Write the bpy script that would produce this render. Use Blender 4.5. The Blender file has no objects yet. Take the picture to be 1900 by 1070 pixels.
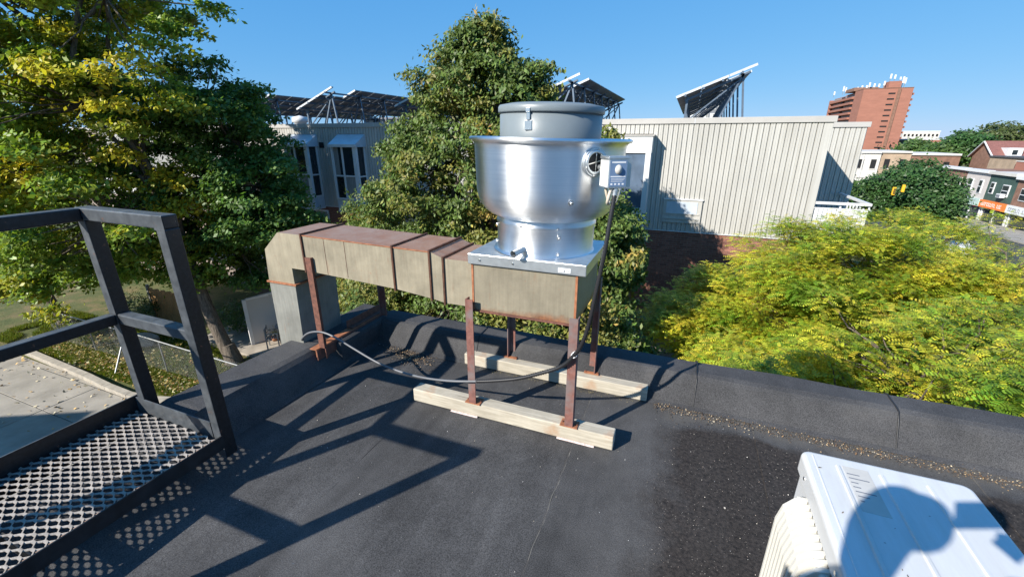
import bpy, bmesh, math, random
import numpy as np
from mathutils import Vector, Matrix, noise
random.seed(7); RNG = np.random.default_rng(11)
S = bpy.context.scene; COL = S.collection
PI = math.pi

# ------------------------------------------------------------ camera, sky, sun, exposure
YAW = math.radians(21.8); PITCH = math.radians(19.45)
cam_d = bpy.data.cameras.new('camera'); cam = bpy.data.objects.new('camera', cam_d); COL.objects.link(cam)
cam.location = (0, 0, 1.65)
cam.rotation_euler = (PI/2 - PITCH, 0, YAW)
cam_d.sensor_width = 36; cam_d.lens = 790/1900*36
cam_d.clip_start = 0.02; cam_d.clip_end = 6000
S.camera = cam
SUN_AZ = math.radians(33); SUN_EL = math.radians(31.6)      # azimuth in which shadows fall, clockwise from +Y
w = bpy.data.worlds.new('World'); S.world = w; w.use_nodes = True
nt = w.node_tree; bg = nt.nodes['Background']
sky = nt.nodes.new('ShaderNodeTexSky'); sky.sky_type = 'NISHITA'; sky.sun_disc = False
sky.sun_elevation = SUN_EL; sky.sun_rotation = SUN_AZ + PI
sky.air_density = 0.8; sky.dust_density = 0.0; sky.ozone_density = 4.5; sky.altitude = 100
# one even tone curve over the whole dome (a phone camera's deep, flat blue)
sp_ = nt.nodes.new('ShaderNodeSeparateColor'); cb_ = nt.nodes.new('ShaderNodeCombineColor'); nt.links.new(sky.outputs[0], sp_.inputs[0])
for i_, (k_, g_) in enumerate(((0.42, 0.72), (0.61, 0.38), (0.91, 0.20))):
    a_ = nt.nodes.new('ShaderNodeMath'); a_.operation = 'MULTIPLY'; a_.inputs[1].default_value = 0.143; nt.links.new(sp_.outputs[i_], a_.inputs[0])
    b_ = nt.nodes.new('ShaderNodeMath'); b_.operation = 'POWER'; b_.inputs[1].default_value = g_; nt.links.new(a_.outputs[0], b_.inputs[0])
    c_ = nt.nodes.new('ShaderNodeMath'); c_.operation = 'MULTIPLY'; c_.inputs[1].default_value = k_/0.143; nt.links.new(b_.outputs[0], c_.inputs[0])
    nt.links.new(c_.outputs[0], cb_.inputs[i_])
nt.links.new(cb_.outputs[0], bg.inputs[0]); bg.inputs[1].default_value = 0.085
sun_d = bpy.data.lights.new('sun', 'SUN'); sun_d.energy = 5.0; sun_d.angle = math.radians(0.5); sun_d.color = (1, 0.94, 0.85)
sun = bpy.data.objects.new('sun', sun_d); COL.objects.link(sun)
sdir = Vector((math.sin(SUN_AZ)*math.cos(SUN_EL), math.cos(SUN_AZ)*math.cos(SUN_EL), -math.sin(SUN_EL)))
sun.rotation_euler = sdir.to_track_quat('-Z', 'Y').to_euler()
S.view_settings.view_transform = 'Standard'; S.view_settings.look = 'None'
S.view_settings.exposure = 0.75; S.view_settings.gamma = 1; S.view_settings.use_curve_mapping = False
S.render.engine = 'CYCLES'

# ------------------------------------------------------------ materials
def NM(name):
    m = bpy.data.materials.new(name); m.use_nodes = True
    return m, m.node_tree, m.node_tree.nodes['Principled BSDF']
def node(t, ty, **k):
    n = t.nodes.new(ty)
    for a, b in k.items(): setattr(n, a, b)
    return n
def vec(t, src='Object', scale=None):
    if src == 'Position': o = node(t, 'ShaderNodeNewGeometry').outputs['Position']
    else: o = node(t, 'ShaderNodeTexCoord').outputs[src]
    if scale is not None:
        mp = node(t, 'ShaderNodeMapping'); mp.inputs['Scale'].default_value = scale
        t.links.new(o, mp.inputs['Vector']); o = mp.outputs[0]
    return o
def noi(t, v, scale, detail=3, rough=0.55, out='Fac'):
    n = node(t, 'ShaderNodeTexNoise'); n.inputs['Scale'].default_value = scale
    n.inputs['Detail'].default_value = detail; n.inputs['Roughness'].default_value = rough
    t.links.new(v, n.inputs['Vector']); return n.outputs[out]
def ramp(t, f, stops):
    r = node(t, 'ShaderNodeValToRGB'); e = r.color_ramp.elements
    while len(e) < len(stops): e.new(0.5)
    for el, (p, c) in zip(e, stops):
        el.position = p; el.color = (c, c, c, 1) if isinstance(c, (int, float)) else (*c, 1)
    t.links.new(f, r.inputs[0]); return r.outputs[0]
def mix(t, f, a, b, mode='MIX'):
    m = node(t, 'ShaderNodeMix', data_type='RGBA', blend_type=mode)
    for s, i in ((f, 0), (a, 6), (b, 7)):
        if isinstance(s, (int, float)): m.inputs[i].default_value = s
        elif isinstance(s, tuple): m.inputs[i].default_value = (*s, 1)
        else: t.links.new(s, m.inputs[i])
    return m.outputs[2]
def mth(t, op, a, b=None, c=None):
    m = node(t, 'ShaderNodeMath', operation=op)
    for i, s in enumerate((a, b, c)):
        if s is None: continue
        if isinstance(s, (int, float)): m.inputs[i].default_value = s
        else: t.links.new(s, m.inputs[i])
    return m.outputs[0]
def bump(t, p, h, strength=0.3, dist=0.01):
    b = node(t, 'ShaderNodeBump'); b.inputs['Strength'].default_value = strength; b.inputs['Distance'].default_value = dist
    t.links.new(h, b.inputs['Height']); t.links.new(b.outputs[0], p.inputs['Normal'])
def basic(name, col, rough=0.6, metal=0.0, var=0.15, scale=6, bmp=0.0, bscale=60, src='Object', stretch=(1, 1, 1), spec=0.5, rnd=0.0):
    m, t, p = NM(name)
    v = vec(t, src, stretch)
    f = noi(t, v, scale, 5, 0.6)
    d = tuple(c*(1-var) for c in col); l = tuple(min(1, c*(1+var)) for c in col)
    c = mix(t, ramp(t, f, [(0.3, 0.0), (0.7, 1.0)]), d, l)
    if rnd:
        oi = node(t, 'ShaderNodeObjectInfo').outputs['Random']
        c = mix(t, 1.0, c, ramp(t, oi, [(0, 1-rnd), (1, 1.0)]), 'MULTIPLY')
    t.links.new(c, p.inputs['Base Color'])
    p.inputs['Roughness'].default_value = rough; p.inputs['Metallic'].default_value = metal
    p.inputs['Specular IOR Level'].default_value = spec
    if bmp: bump(t, p, noi(t, v, bscale, 4), bmp, 0.01)
    return m
M = {}
def leafmat(name, trans=0.4, rough=0.45):
    m, t, p = NM(name)
    a = node(t, 'ShaderNodeAttribute', attribute_name='Col')
    t.links.new(a.outputs['Color'], p.inputs['Base Color']); p.inputs['Roughness'].default_value = rough
    p.inputs['Specular IOR Level'].default_value = 0.4
    tr = node(t, 'ShaderNodeBsdfTranslucent')
    c = mix(t, 1.0, a.outputs['Color'], (1.0, 1.0, 0.45), 'MULTIPLY'); t.links.new(c, tr.inputs[0])
    mx = node(t, 'ShaderNodeMixShader'); mx.inputs[0].default_value = trans
    t.links.new(p.outputs[0], mx.inputs[1]); t.links.new(tr.outputs[0], mx.inputs[2])
    t.links.new(mx.outputs[0], t.nodes['Material Output'].inputs[0])
    return m
M['leaf'] = leafmat('leaf_surface'); M['leaf_glossy'] = leafmat('glossy_leaf_surface', 0.28, 0.5)
def barkmat():
    m, t, p = NM('bark')
    v = vec(t, 'Object', (6, 6, 1.2)); f = noi(t, v, 3, 6, 0.7)
    t.links.new(ramp(t, f, [(0.3, (0.045, 0.035, 0.026)), (0.55, (0.16, 0.13, 0.10)), (0.8, (0.27, 0.23, 0.18))]), p.inputs['Base Color'])
    p.inputs['Roughness'].default_value = 0.95; bump(t, p, f, 0.9, 0.05); return m
M['bark'] = barkmat()

def roofmat(name, base, patch=False):
    m, t, p = NM(name)
    v = vec(t, 'Position')
    g = noi(t, v, 210, 2, 0.75); g2 = noi(t, v, 60, 3, 0.7); big = noi(t, v, 1.7, 5, 0.6); mid = noi(t, v, 9, 4, 0.6)
    lo = tuple(c*0.58 for c in base); hi = tuple(c*1.55 for c in base)
    c = mix(t, ramp(t, g, [(0.36, 0.0), (0.66, 1.0)]), lo, hi)
    c = mix(t, 0.9, c, ramp(t, big, [(0.3, 0.68), (0.7, 1.32)]), 'MULTIPLY')
    c = mix(t, 0.8, c, ramp(t, mid, [(0.3, 0.85), (0.7, 1.15)]), 'MULTIPLY')
    st = noi(t, vec(t, 'Position', (7, 0.8, 1)), 1.0, 5, 0.65); c = mix(t, 0.9 if patch else 0.0, c, ramp(t, st, [(0.32, 0.80), (0.68, 1.22)]), 'MULTIPLY')
    du = noi(t, v, 0.9, 6, 0.75); c = mix(t, ramp(t, du, [(0.52, 0.0), (0.70, 0.30)]), c, (0.13, 0.125, 0.118))
    # pale grit
    vo = node(t, 'ShaderNodeTexVoronoi'); vo.inputs['Scale'].default_value = 75; t.links.new(v, vo.inputs['Vector'])
    sp = ramp(t, vo.outputs['Distance'], [(0.0, 1.0), (0.16, 0.0)])
    sel = ramp(t, vo.outputs['Color'], [(0.86, 0.0), (0.9, 1.0)])
    spk = mth(t, 'MULTIPLY', sp, sel)
    c = mix(t, mth(t, 'MULTIPLY', spk, 0.5), c, (0.32, 0.31, 0.29))
    rgh = None
    if patch:
        sx = node(t, 'ShaderNodeSeparateXYZ'); t.links.new(v, sx.inputs[0])
        x, y = sx.outputs[0], sx.outputs[1]
        wv = noi(t, v, 3.2, 5, 0.6)
        # brown silt left where water ponds, right of the stand
        left = mth(t, 'SUBTRACT', x, mth(t, 'MULTIPLY_ADD', wv, 0.5, -0.22))
        a = ramp(t, mth(t, 'ADD', left, mth(t, 'MULTIPLY', mid, 0.16)), [(0.0, 0.0), (0.20, 1.0)])
        back = mth(t, 'SUBTRACT', mth(t, 'MULTIPLY_ADD', wv, -0.35, 2.58), y)
        b = ramp(t, back, [(0.0, 0.0), (0.05, 1.0)])
        msk = mth(t, 'MULTIPLY', a, b)
        silt = mix(t, ramp(t, g2, [(0.35, 0.0), (0.65, 1.0)]), (0.012, 0.010, 0.009), (0.05, 0.041, 0.035))
        silt = mix(t, mth(t, 'MULTIPLY', ramp(t, vo.outputs['Distance'], [(0.0, 1.0), (0.2, 0.0)]), ramp(t, vo.outputs['Color'], [(0.55, 0.0), (0.62, 1.0)])), silt, (0.34, 0.30, 0.25))
        c = mix(t, mth(t, 'MULTIPLY', msk, 0.82), c, silt)
        # paler dust round the puddle edge
        ring = ramp(t, left, [(0.0, 0.0), (0.0, 0.0)])
        e1 = mth(t, 'ABSOLUTE', mth(t, 'ADD', left, 0.12)); e = ramp(t, e1, [(0.0, 0.6), (0.22, 0.0)])
        c = mix(t, mth(t, 'MULTIPLY', e, 0.45), c, (0.13, 0.125, 0.12))
        # dust along the foot of the parapet
        d = ramp(t, mth(t, 'SUBTRACT', y, mth(t, 'MULTIPLY_ADD', wv, -0.3, 2.56)), [(0.0, 0.0), (0.08, 0.55)])
        dx = ramp(t, x, [(0.0, 0.0), (0.1, 1.0)])
        c = mix(t, mth(t, 'MULTIPLY', d, dx), c, (0.12, 0.112, 0.10))
    t.links.new(c, p.inputs['Base Color']); p.inputs['Roughness'].default_value = 0.82
    p.inputs['Specular IOR Level'].default_value = 0.15
    bump(t, p, mth(t, 'ADD', g, mth(t, 'MULTIPLY', g2, 0.4)), 0.6, 0.003)
    return m
M['roof'] = roofmat('granule_roofing', (0.062, 0.061, 0.061), True)
M['lapdust'] = basic('dusty_lap', (0.17, 0.16, 0.14), 0.9)
M['tar'] = basic('tar', (0.018, 0.018, 0.019), 0.5, 0, 0.3, 30, 0.2, 50, 'Position')
M['cap'] = roofmat('granule_cap_sheet', (0.054, 0.054, 0.056))

def ductmat(name, z0=None, dk=0.95, tint=(0.235, 0.207, 0.150)):
    m, t, p = NM(name)
    v = vec(t, 'Position'); n1 = noi(t, v, 5, 6, 0.65); n2 = noi(t, v, 34, 5, 0.7); n3 = noi(t, vec(t, 'Position', (40, 40, 2.5)), 1.6, 4)
    paint = mix(t, ramp(t, n1, [(0.3, 0.0), (0.7, 1.0)]), tuple(c*dk for c in tint), tuple(c*dk*1.5 for c in tint))
    paint = mix(t, 0.35, paint, ramp(t, n3, [(0.3, 0.6), (0.75, 1.25)]), 'MULTIPLY')
    rust = mix(t, ramp(t, n2, [(0.3, 0.0), (0.7, 1.0)]), (0.10, 0.042, 0.022), (0.30, 0.13, 0.06))
    top = mix(t, ramp(t, n1, [(0.35, 0.0), (0.62, 1.0)]), (0.26, 0.135, 0.078), (0.30, 0.205, 0.15))
    top = mix(t, ramp(t, n2, [(0.45, 0.0), (0.75, 0.5)]), top, rust)
    geo = node(t, 'ShaderNodeNewGeometry'); s = node(t, 'ShaderNodeSeparateXYZ'); t.links.new(geo.outputs['Normal'], s.inputs[0])
    c = mix(t, ramp(t, s.outputs[2], [(0.5, 0.0), (0.8, 1.0)]), paint, top)
    s2 = node(t, 'ShaderNodeSeparateXYZ'); t.links.new(geo.outputs['Position'], s2.inputs[0])
    n4 = noi(t, vec(t, 'Position', (9, 9, 1.6)), 3.0, 5, 0.7)
    spot = mth(t, 'MAXIMUM', ramp(t, n2, [(0.64, 0.0), (0.72, 0.6)]), ramp(t, n4, [(0.60, 0.0), (0.75, 0.42)]))
    c = mix(t, spot, c, rust)
    if z0 is not None:
        # rust creeping up from the bottom seam, broken by noise
        h = mth(t, 'ADD', mth(t, 'SUBTRACT', s2.outputs[2], z0), mth(t, 'MULTIPLY', mth(t, 'SUBTRACT', n1, 0.5), 0.14))
        c = mix(t, ramp(t, h, [(0.0, 0.95), (0.045, 0.0)]), c, rust)
    t.links.new(c, p.inputs['Base Color']); p.inputs['Roughness'].default_value = 0.5
    p.inputs['Specular IOR Level'].default_value = 0.4
    bump(t, p, n1, 0.25, 0.02); return m
M['duct'] = ductmat('weathered_duct_paint'); M['plenum'] = ductmat('plenum_paint', z0=0.715, dk=0.78)
M['dropduct'] = ductmat('grey_drop_paint', tint=(0.185, 0.185, 0.165))
def rustmat(name, a, b, paint=None):
    m, t, p = NM(name); v = vec(t, 'Position'); n = noi(t, v, 30, 6, 0.7); n1 = noi(t, v, 7, 4)
    c = mix(t, ramp(t, n, [(0.3, 0.0), (0.7, 1.0)]), a, b)
    if paint: c = mix(t, ramp(t, n1, [(0.45, 0.0), (0.6, 0.8)]), c, paint)
    t.links.new(c, p.inputs['Base Color']); p.inputs['Roughness'].default_value = 0.8; bump(t, p, n, 0.5, 0.004); return m
M['rust'] = rustmat('rust_brown', (0.07, 0.03, 0.022), (0.21, 0.085, 0.055))
M['rustleg'] = rustmat('red_oxide_primer', (0.13, 0.052, 0.042), (0.25, 0.11, 0.085), (0.16, 0.135, 0.13))
M['rustbright'] = rustmat('orange_rust', (0.20, 0.07, 0.03), (0.42, 0.17, 0.08))
M['seam'] = rustmat('rusty_seam', (0.04, 0.016, 0.010), (0.13, 0.055, 0.03))

def alumat():
    m, t, p = NM('spun_aluminium')
    v = vec(t, 'Object', (1, 1, 90)); n = noi(t, v, 3, 4, 0.6); n2 = noi(t, vec(t, 'Object'), 3, 3)
    t.links.new(mix(t, ramp(t, n, [(0.3, 0.0), (0.7, 1.0)]), (0.86, 0.88, 0.90), (0.95, 0.96, 0.97)), p.inputs['Base Color'])
    p.inputs['Metallic'].default_value = 1
    t.links.new(ramp(t, mth(t, 'ADD', mth(t, 'MULTIPLY', n, 0.5), mth(t, 'MULTIPLY', n2, 0.5)), [(0.3, 0.36), (0.7, 0.50)]), p.inputs['Roughness'])
    p.inputs['Anisotropic'].default_value = 0.85; p.inputs['Anisotropic Rotation'].default_value = 0.25
    tg = node(t, 'ShaderNodeTangent', direction_type='RADIAL', axis='Z'); t.links.new(tg.outputs[0], p.inputs['Tangent'])
    gr = noi(t, vec(t, 'Object', (3, 3, 1.2)), 3.0, 6, 0.75); dn = noi(t, vec(t, 'Object'), 7, 2)
    hs = mth(t, 'ADD', mth(t, 'MULTIPLY', n, 0.15), dn); bump(t, p, hs, 0.08, 0.012)
    bc = mix(t, ramp(t, n, [(0.3, 0.0), (0.7, 1.0)]), (0.86, 0.88, 0.90), (0.95, 0.96, 0.97)); t.links.new(mix(t, ramp(t, gr, [(0.60, 0.0), (0.8, 0.35)]), bc, (0.45, 0.42, 0.38)), p.inputs['Base Color']); return m
M['alu'] = alumat()
M['galv'] = basic('galvanised_steel', (0.62, 0.66, 0.68), 0.38, 0.85, 0.12, 18, 0.03)
M['zinc_bolt'] = basic('zinc_bolt', (0.75, 0.75, 0.74), 0.25, 1.0)
M['lid'] = basic('grey_lid_paint', (0.17, 0.20, 0.215), 0.4, 0.0, 0.08, 4, 0.02)
M['dark'] = basic('dark_void', (0.008, 0.008, 0.009), 0.7)
M['black'] = basic('black_gloss_paint', (0.016, 0.018, 0.021), 0.42, 0.0, 0.5, 14, 0.12, 40, 'Position')
def paintmat():
    m, t, p = NM('chipped_black_paint_lit_faces'); v = vec(t, 'Position')
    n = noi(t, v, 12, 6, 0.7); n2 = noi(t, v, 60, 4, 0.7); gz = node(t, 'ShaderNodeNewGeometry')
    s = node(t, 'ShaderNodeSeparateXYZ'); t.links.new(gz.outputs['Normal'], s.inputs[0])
    worn = mix(t, ramp(t, n, [(0.3, 0.0), (0.7, 1.0)]), (0.04, 0.046, 0.052), (0.12, 0.133, 0.145))  # paler grey for the faces painted as lit
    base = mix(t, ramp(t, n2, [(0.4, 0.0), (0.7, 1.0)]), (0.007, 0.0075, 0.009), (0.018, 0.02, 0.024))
    # lit look put into the colour: tops and faces towards -Y are paler
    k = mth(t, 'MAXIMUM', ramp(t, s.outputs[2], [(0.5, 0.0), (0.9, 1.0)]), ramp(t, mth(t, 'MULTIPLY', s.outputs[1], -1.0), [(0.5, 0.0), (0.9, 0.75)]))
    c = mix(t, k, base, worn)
    chip = noi(t, v, 26, 5, 0.75); c = mix(t, ramp(t, chip, [(0.64, 0.0), (0.68, 0.85)]), c, (0.16, 0.07, 0.04))
    t.links.new(c, p.inputs['Base Color']); p.inputs['Roughness'].default_value = 0.42; bump(t, p, n2, 0.15, 0.003); return m
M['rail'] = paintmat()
M['mesh'] = basic('worn_grating_steel', (0.25, 0.225, 0.20), 0.42, 0.0, 0.35, 22, 0.15, 80, 'Position')
M['meshend'] = rustmat('cut_mesh_end', (0.30, 0.16, 0.10), (0.55, 0.40, 0.28))
def woodmat(name, a, b, st=(2, 30, 30)):
    m, t, p = NM(name); v = vec(t, 'Object', st); n = noi(t, v, 2.2, 6, 0.65); n2 = noi(t, vec(t, 'Object'), 5, 4, 0.6)
    c = mix(t, ramp(t, n, [(0.3, 0.0), (0.65, 1.0)]), a, b)
    c = mix(t, 0.7, c, ramp(t, n2, [(0.25, 0.72), (0.7, 1.1)]), 'MULTIPLY')
    c = mix(t, ramp(t, n2, [(0.62, 0.0), (0.72, 0.5)]), c, (0.36, 0.17, 0.07))
    cr = noi(t, vec(t, 'Object', (st[0]*1.2, st[1]*2.2, st[2]*2.2)), 1.0, 3, 0.6); c = mix(t, ramp(t, cr, [(0.66, 0.0), (0.69, 0.7)]), c, (0.12, 0.10, 0.07))
    t.links.new(c, p.inputs['Base Color']); p.inputs['Roughness'].default_value = 0.75; bump(t, p, n, 0.3, 0.004); return m
M['timber'] = woodmat('pale_timber', (0.33, 0.29, 0.22), (0.52, 0.475, 0.385))
M['fencewood'] = woodmat('orange_fence_wood', (0.28, 0.15, 0.06), (0.50, 0.30, 0.13), (30, 30, 2))
M['foam'] = basic('pink_paver', (0.62, 0.50, 0.47), 0.9, 0, 0.3, 60, 0.5, 90)
M['conduit'] = basic('black_corrugated_conduit', (0.02, 0.02, 0.022), 0.32)
M['greycable'] = basic('grey_cable', (0.13, 0.135, 0.145), 0.4)
M['cream_cable'] = basic('cream_cable', (0.55, 0.48, 0.38), 0.5)
M['white'] = basic('white_plastic', (0.72, 0.72, 0.70), 0.45, 0, 0.03, 3)
def acmat():
    m, t, p = NM('white_casing'); v = vec(t, 'Position'); n = noi(t, vec(t, 'Position', (10, 1.5, 3)), 1.5, 6, 0.7); n2 = noi(t, v, 45, 4, 0.8)
    c = mix(t, ramp(t, n, [(0.35, 0.0), (0.75, 1.0)]), (0.60, 0.61, 0.62), (0.50, 0.495, 0.47)); c = mix(t, ramp(t, n2, [(0.68, 0.0), (0.76, 0.5)]), c, (0.34, 0.31, 0.26))
    t.links.new(c, p.inputs['Base Color']); t.links.new(ramp(t, n, [(0.3, 0.32), (0.7, 0.55)]), p.inputs['Roughness']); return m
M['acwhite'] = acmat()
M['accream'] = basic('cream_grille_plastic', (0.60, 0.58, 0.52), 0.5, 0, 0.04, 3)
M['sticker'] = basic('faded_sticker', (0.48, 0.46, 0.42), 0.6)
M['label'] = basic('white_label', (0.75, 0.76, 0.76), 0.5)
M['ink'] = basic('label_ink', (0.08, 0.09, 0.12), 0.6)
M['bluelabel'] = basic('blue_label', (0.13, 0.20, 0.32), 0.45)
M['concrete'] = basic('concrete_slab_surface', (0.30, 0.275, 0.235), 0.9, 0, 0.22, 1.3, 0.2, 30, 'Position')
M['curb'] = basic('kerb_concrete', (0.36, 0.325, 0.27), 0.9, 0, 0.22, 5, 0.2, 30, 'Position')
M['asphalt'] = basic('asphalt', (0.055, 0.055, 0.057), 0.9, 0, 0.25, 2, 0.2, 30, 'Position')
M['patio'] = basic('patio_concrete', (0.33, 0.29, 0.24), 0.9, 0, 0.3, 1.5, 0.1, 20, 'Position')
def lawnmat():
    m, t, p = NM('lawn_surface'); v = vec(t, 'Position'); n = noi(t, v, 1.2, 6, 0.65); n2 = noi(t, v, 25, 4, 0.7)
    c = ramp(t, n, [(0.3, (0.05, 0.075, 0.015)), (0.5, (0.10, 0.11, 0.03)), (0.7, (0.20, 0.145, 0.065))])
    c = mix(t, 0.8, c, ramp(t, n2, [(0.3, 0.55), (0.7, 1.35)]), 'MULTIPLY')
    t.links.new(c, p.inputs['Base Color']); p.inputs['Roughness'].default_value = 1; bump(t, p, n2, 0.6, 0.05); return m
M['lawn'] = lawnmat()
M['siding'] = basic('cream_steel_siding', (0.47, 0.455, 0.42), 0.5, 0, 0.07, 1.2, 0, 60, 'Position', (1, 1, 0.3), 0.5, 0.04)
def sidingmat():
    m, t, p = NM('cream_steel_siding'); v = vec(t, 'Position'); s1 = noi(t, vec(t, 'Position', (9, 9, 0.35)), 1.0, 5, 0.65); s2 = noi(t, v, 1.1, 4)
    c = mix(t, ramp(t, s1, [(0.35, 0.0), (0.72, 1.0)]), (0.51, 0.50, 0.465), (0.42, 0.405, 0.365)); c = mix(t, 0.6, c, ramp(t, s2, [(0.3, 0.88), (0.7, 1.06)]), 'MULTIPLY')
    oi = node(t, 'ShaderNodeObjectInfo').outputs['Random']; c = mix(t, 1.0, c, ramp(t, oi, [(0, 0.95), (1, 1.0)]), 'MULTIPLY')
    t.links.new(c, p.inputs['Base Color']); p.inputs['Roughness'].default_value = 0.5; bump(t, p, s2, 0.25, 0.02); return m
M['siding'] = sidingmat()
M['coping'] = basic('coping_metal', (0.42, 0.405, 0.38), 0.5, 0, 0.06, 2, 0, 60, 'Position')
M['trim'] = basic('white_trim', (0.66, 0.67, 0.67), 0.45, 0, 0.06, 3, 0, 60, 'Position')
M['awning'] = basic('awning_panel', (0.50, 0.56, 0.62), 0.28, 0.0, 0.1, 4, 0, 60, 'Position')
M['brick'] = basic('brick_face', (0.34, 0.155, 0.115), 0.9, 0, 0.28, 30, 0.3, 60, 'Position', (1, 1, 1), 0.3, 0.35)
M['mortar'] = basic('mortar', (0.30, 0.245, 0.21), 0.95, 0, 0.15, 6, 0, 60, 'Position')
M['glass'] = basic('window_glass', (0.02, 0.028, 0.035), 0.06, 0.0, 0.3, 1.5, 0, 60, 'Position', (1, 1, 1), 0.9)
M['bayglass'] = basic('reflecting_glass', (0.10, 0.14, 0.20), 0.1, 0, 0.3, 1.5, 0, 60, 'Position', (1, 1, 1), 0.9)
M['curtain'] = basic('curtain', (0.24, 0.24, 0.23), 0.8, 0, 0.3, 12, 0, 60, 'Position', (3, 3, 0.2))
M['panelback'] = basic('solar_backsheet', (0.30, 0.30, 0.30), 0.55, 0, 0.3, 1.2, 0, 60, 'Position')
M['panelcell'] = basic('solar_cells', (0.012, 0.016, 0.04), 0.15)
M['panelframe'] = basic('aluminium_frame', (0.62, 0.63, 0.64), 0.4, 0.3)
M['strut'] = basic('galvanised_strut', (0.13, 0.17, 0.22), 0.45, 0.5)
M['orangebrick'] = basic('orange_brick_wall', (0.31, 0.135, 0.095), 0.9, 0, 0.10, 0.25, 0, 60, 'Position', (1, 1, 4))
M['brownbrick'] = basic('brown_brick_wall', (0.21, 0.115, 0.08), 0.9, 0, 0.25, 1.5, 0, 60, 'Position')
M['tanbrick'] = basic('tan_brick_wall', (0.36, 0.27, 0.19), 0.9, 0, 0.2, 0.8, 0, 60, 'Position')
M['greyfac'] = basic('grey_facade', (0.17, 0.18, 0.20), 0.8, 0, 0.1, 0.5, 0, 60, 'Position')
M['greenfac'] = basic('green_painted_brick', (0.045, 0.085, 0.070), 0.7, 0, 0.15, 1.2, 0, 60, 'Position')
M['pinkfac'] = basic('off_white_stucco', (0.52, 0.48, 0.45), 0.8, 0, 0.08, 1, 0, 60, 'Position')
M['palefac'] = basic('pale_render', (0.55, 0.53, 0.49), 0.8, 0, 0.1, 0.4, 0, 60, 'Position')
M['redroof'] = basic('maroon_shingles', (0.20, 0.085, 0.07), 0.85, 0, 0.2, 3, 0, 60, 'Position')
M['greyroof'] = basic('dark_roofing', (0.07, 0.07, 0.075), 0.85, 0, 0.25, 1.2, 0, 60, 'Position')
M['orangesign'] = basic('orange_sign', (0.80, 0.20, 0.04), 0.5)
M['mintsign'] = basic('pale_green_sign', (0.42, 0.55, 0.50), 0.5)
M['whitesign'] = basic('white_sign', (0.66, 0.68, 0.68), 0.5)
M['red'] = basic('red_awning', (0.60, 0.03, 0.02), 0.6)
M['yellow'] = basic('traffic_yellow', (0.75, 0.42, 0.02), 0.5)
M['orangeflower'] = basic('orange_flowers', (0.75, 0.28, 0.02), 0.6)
M['terracotta'] = basic('terracotta', (0.35, 0.15, 0.08), 0.8)
M['teal'] = basic('teal_fabric', (0.02, 0.28, 0.27), 0.6)
M['wire'] = basic('galvanised_wire', (0.35, 0.36, 0.36), 0.45, 0.6)
M['skin'] = basic('skin', (0.45, 0.27, 0.19), 0.55); M['shirt'] = basic('dark_shirt', (0.03, 0.04, 0.08), 0.85)
M['jeans'] = basic('jeans', (0.04, 0.06, 0.11), 0.9); M['hair'] = basic('black_hair', (0.012, 0.01, 0.008), 0.5)
M['litter'] = leafmat('dry_litter', 0.0, 0.9)
M['carpaint'] = basic('white_car_paint', (0.6, 0.6, 0.6), 0.25); M['carpaint2'] = basic('dark_car_paint', (0.03, 0.035, 0.04), 0.2)
M['tyre'] = basic('tyre_rubber', (0.02, 0.02, 0.02), 0.8)

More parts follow.
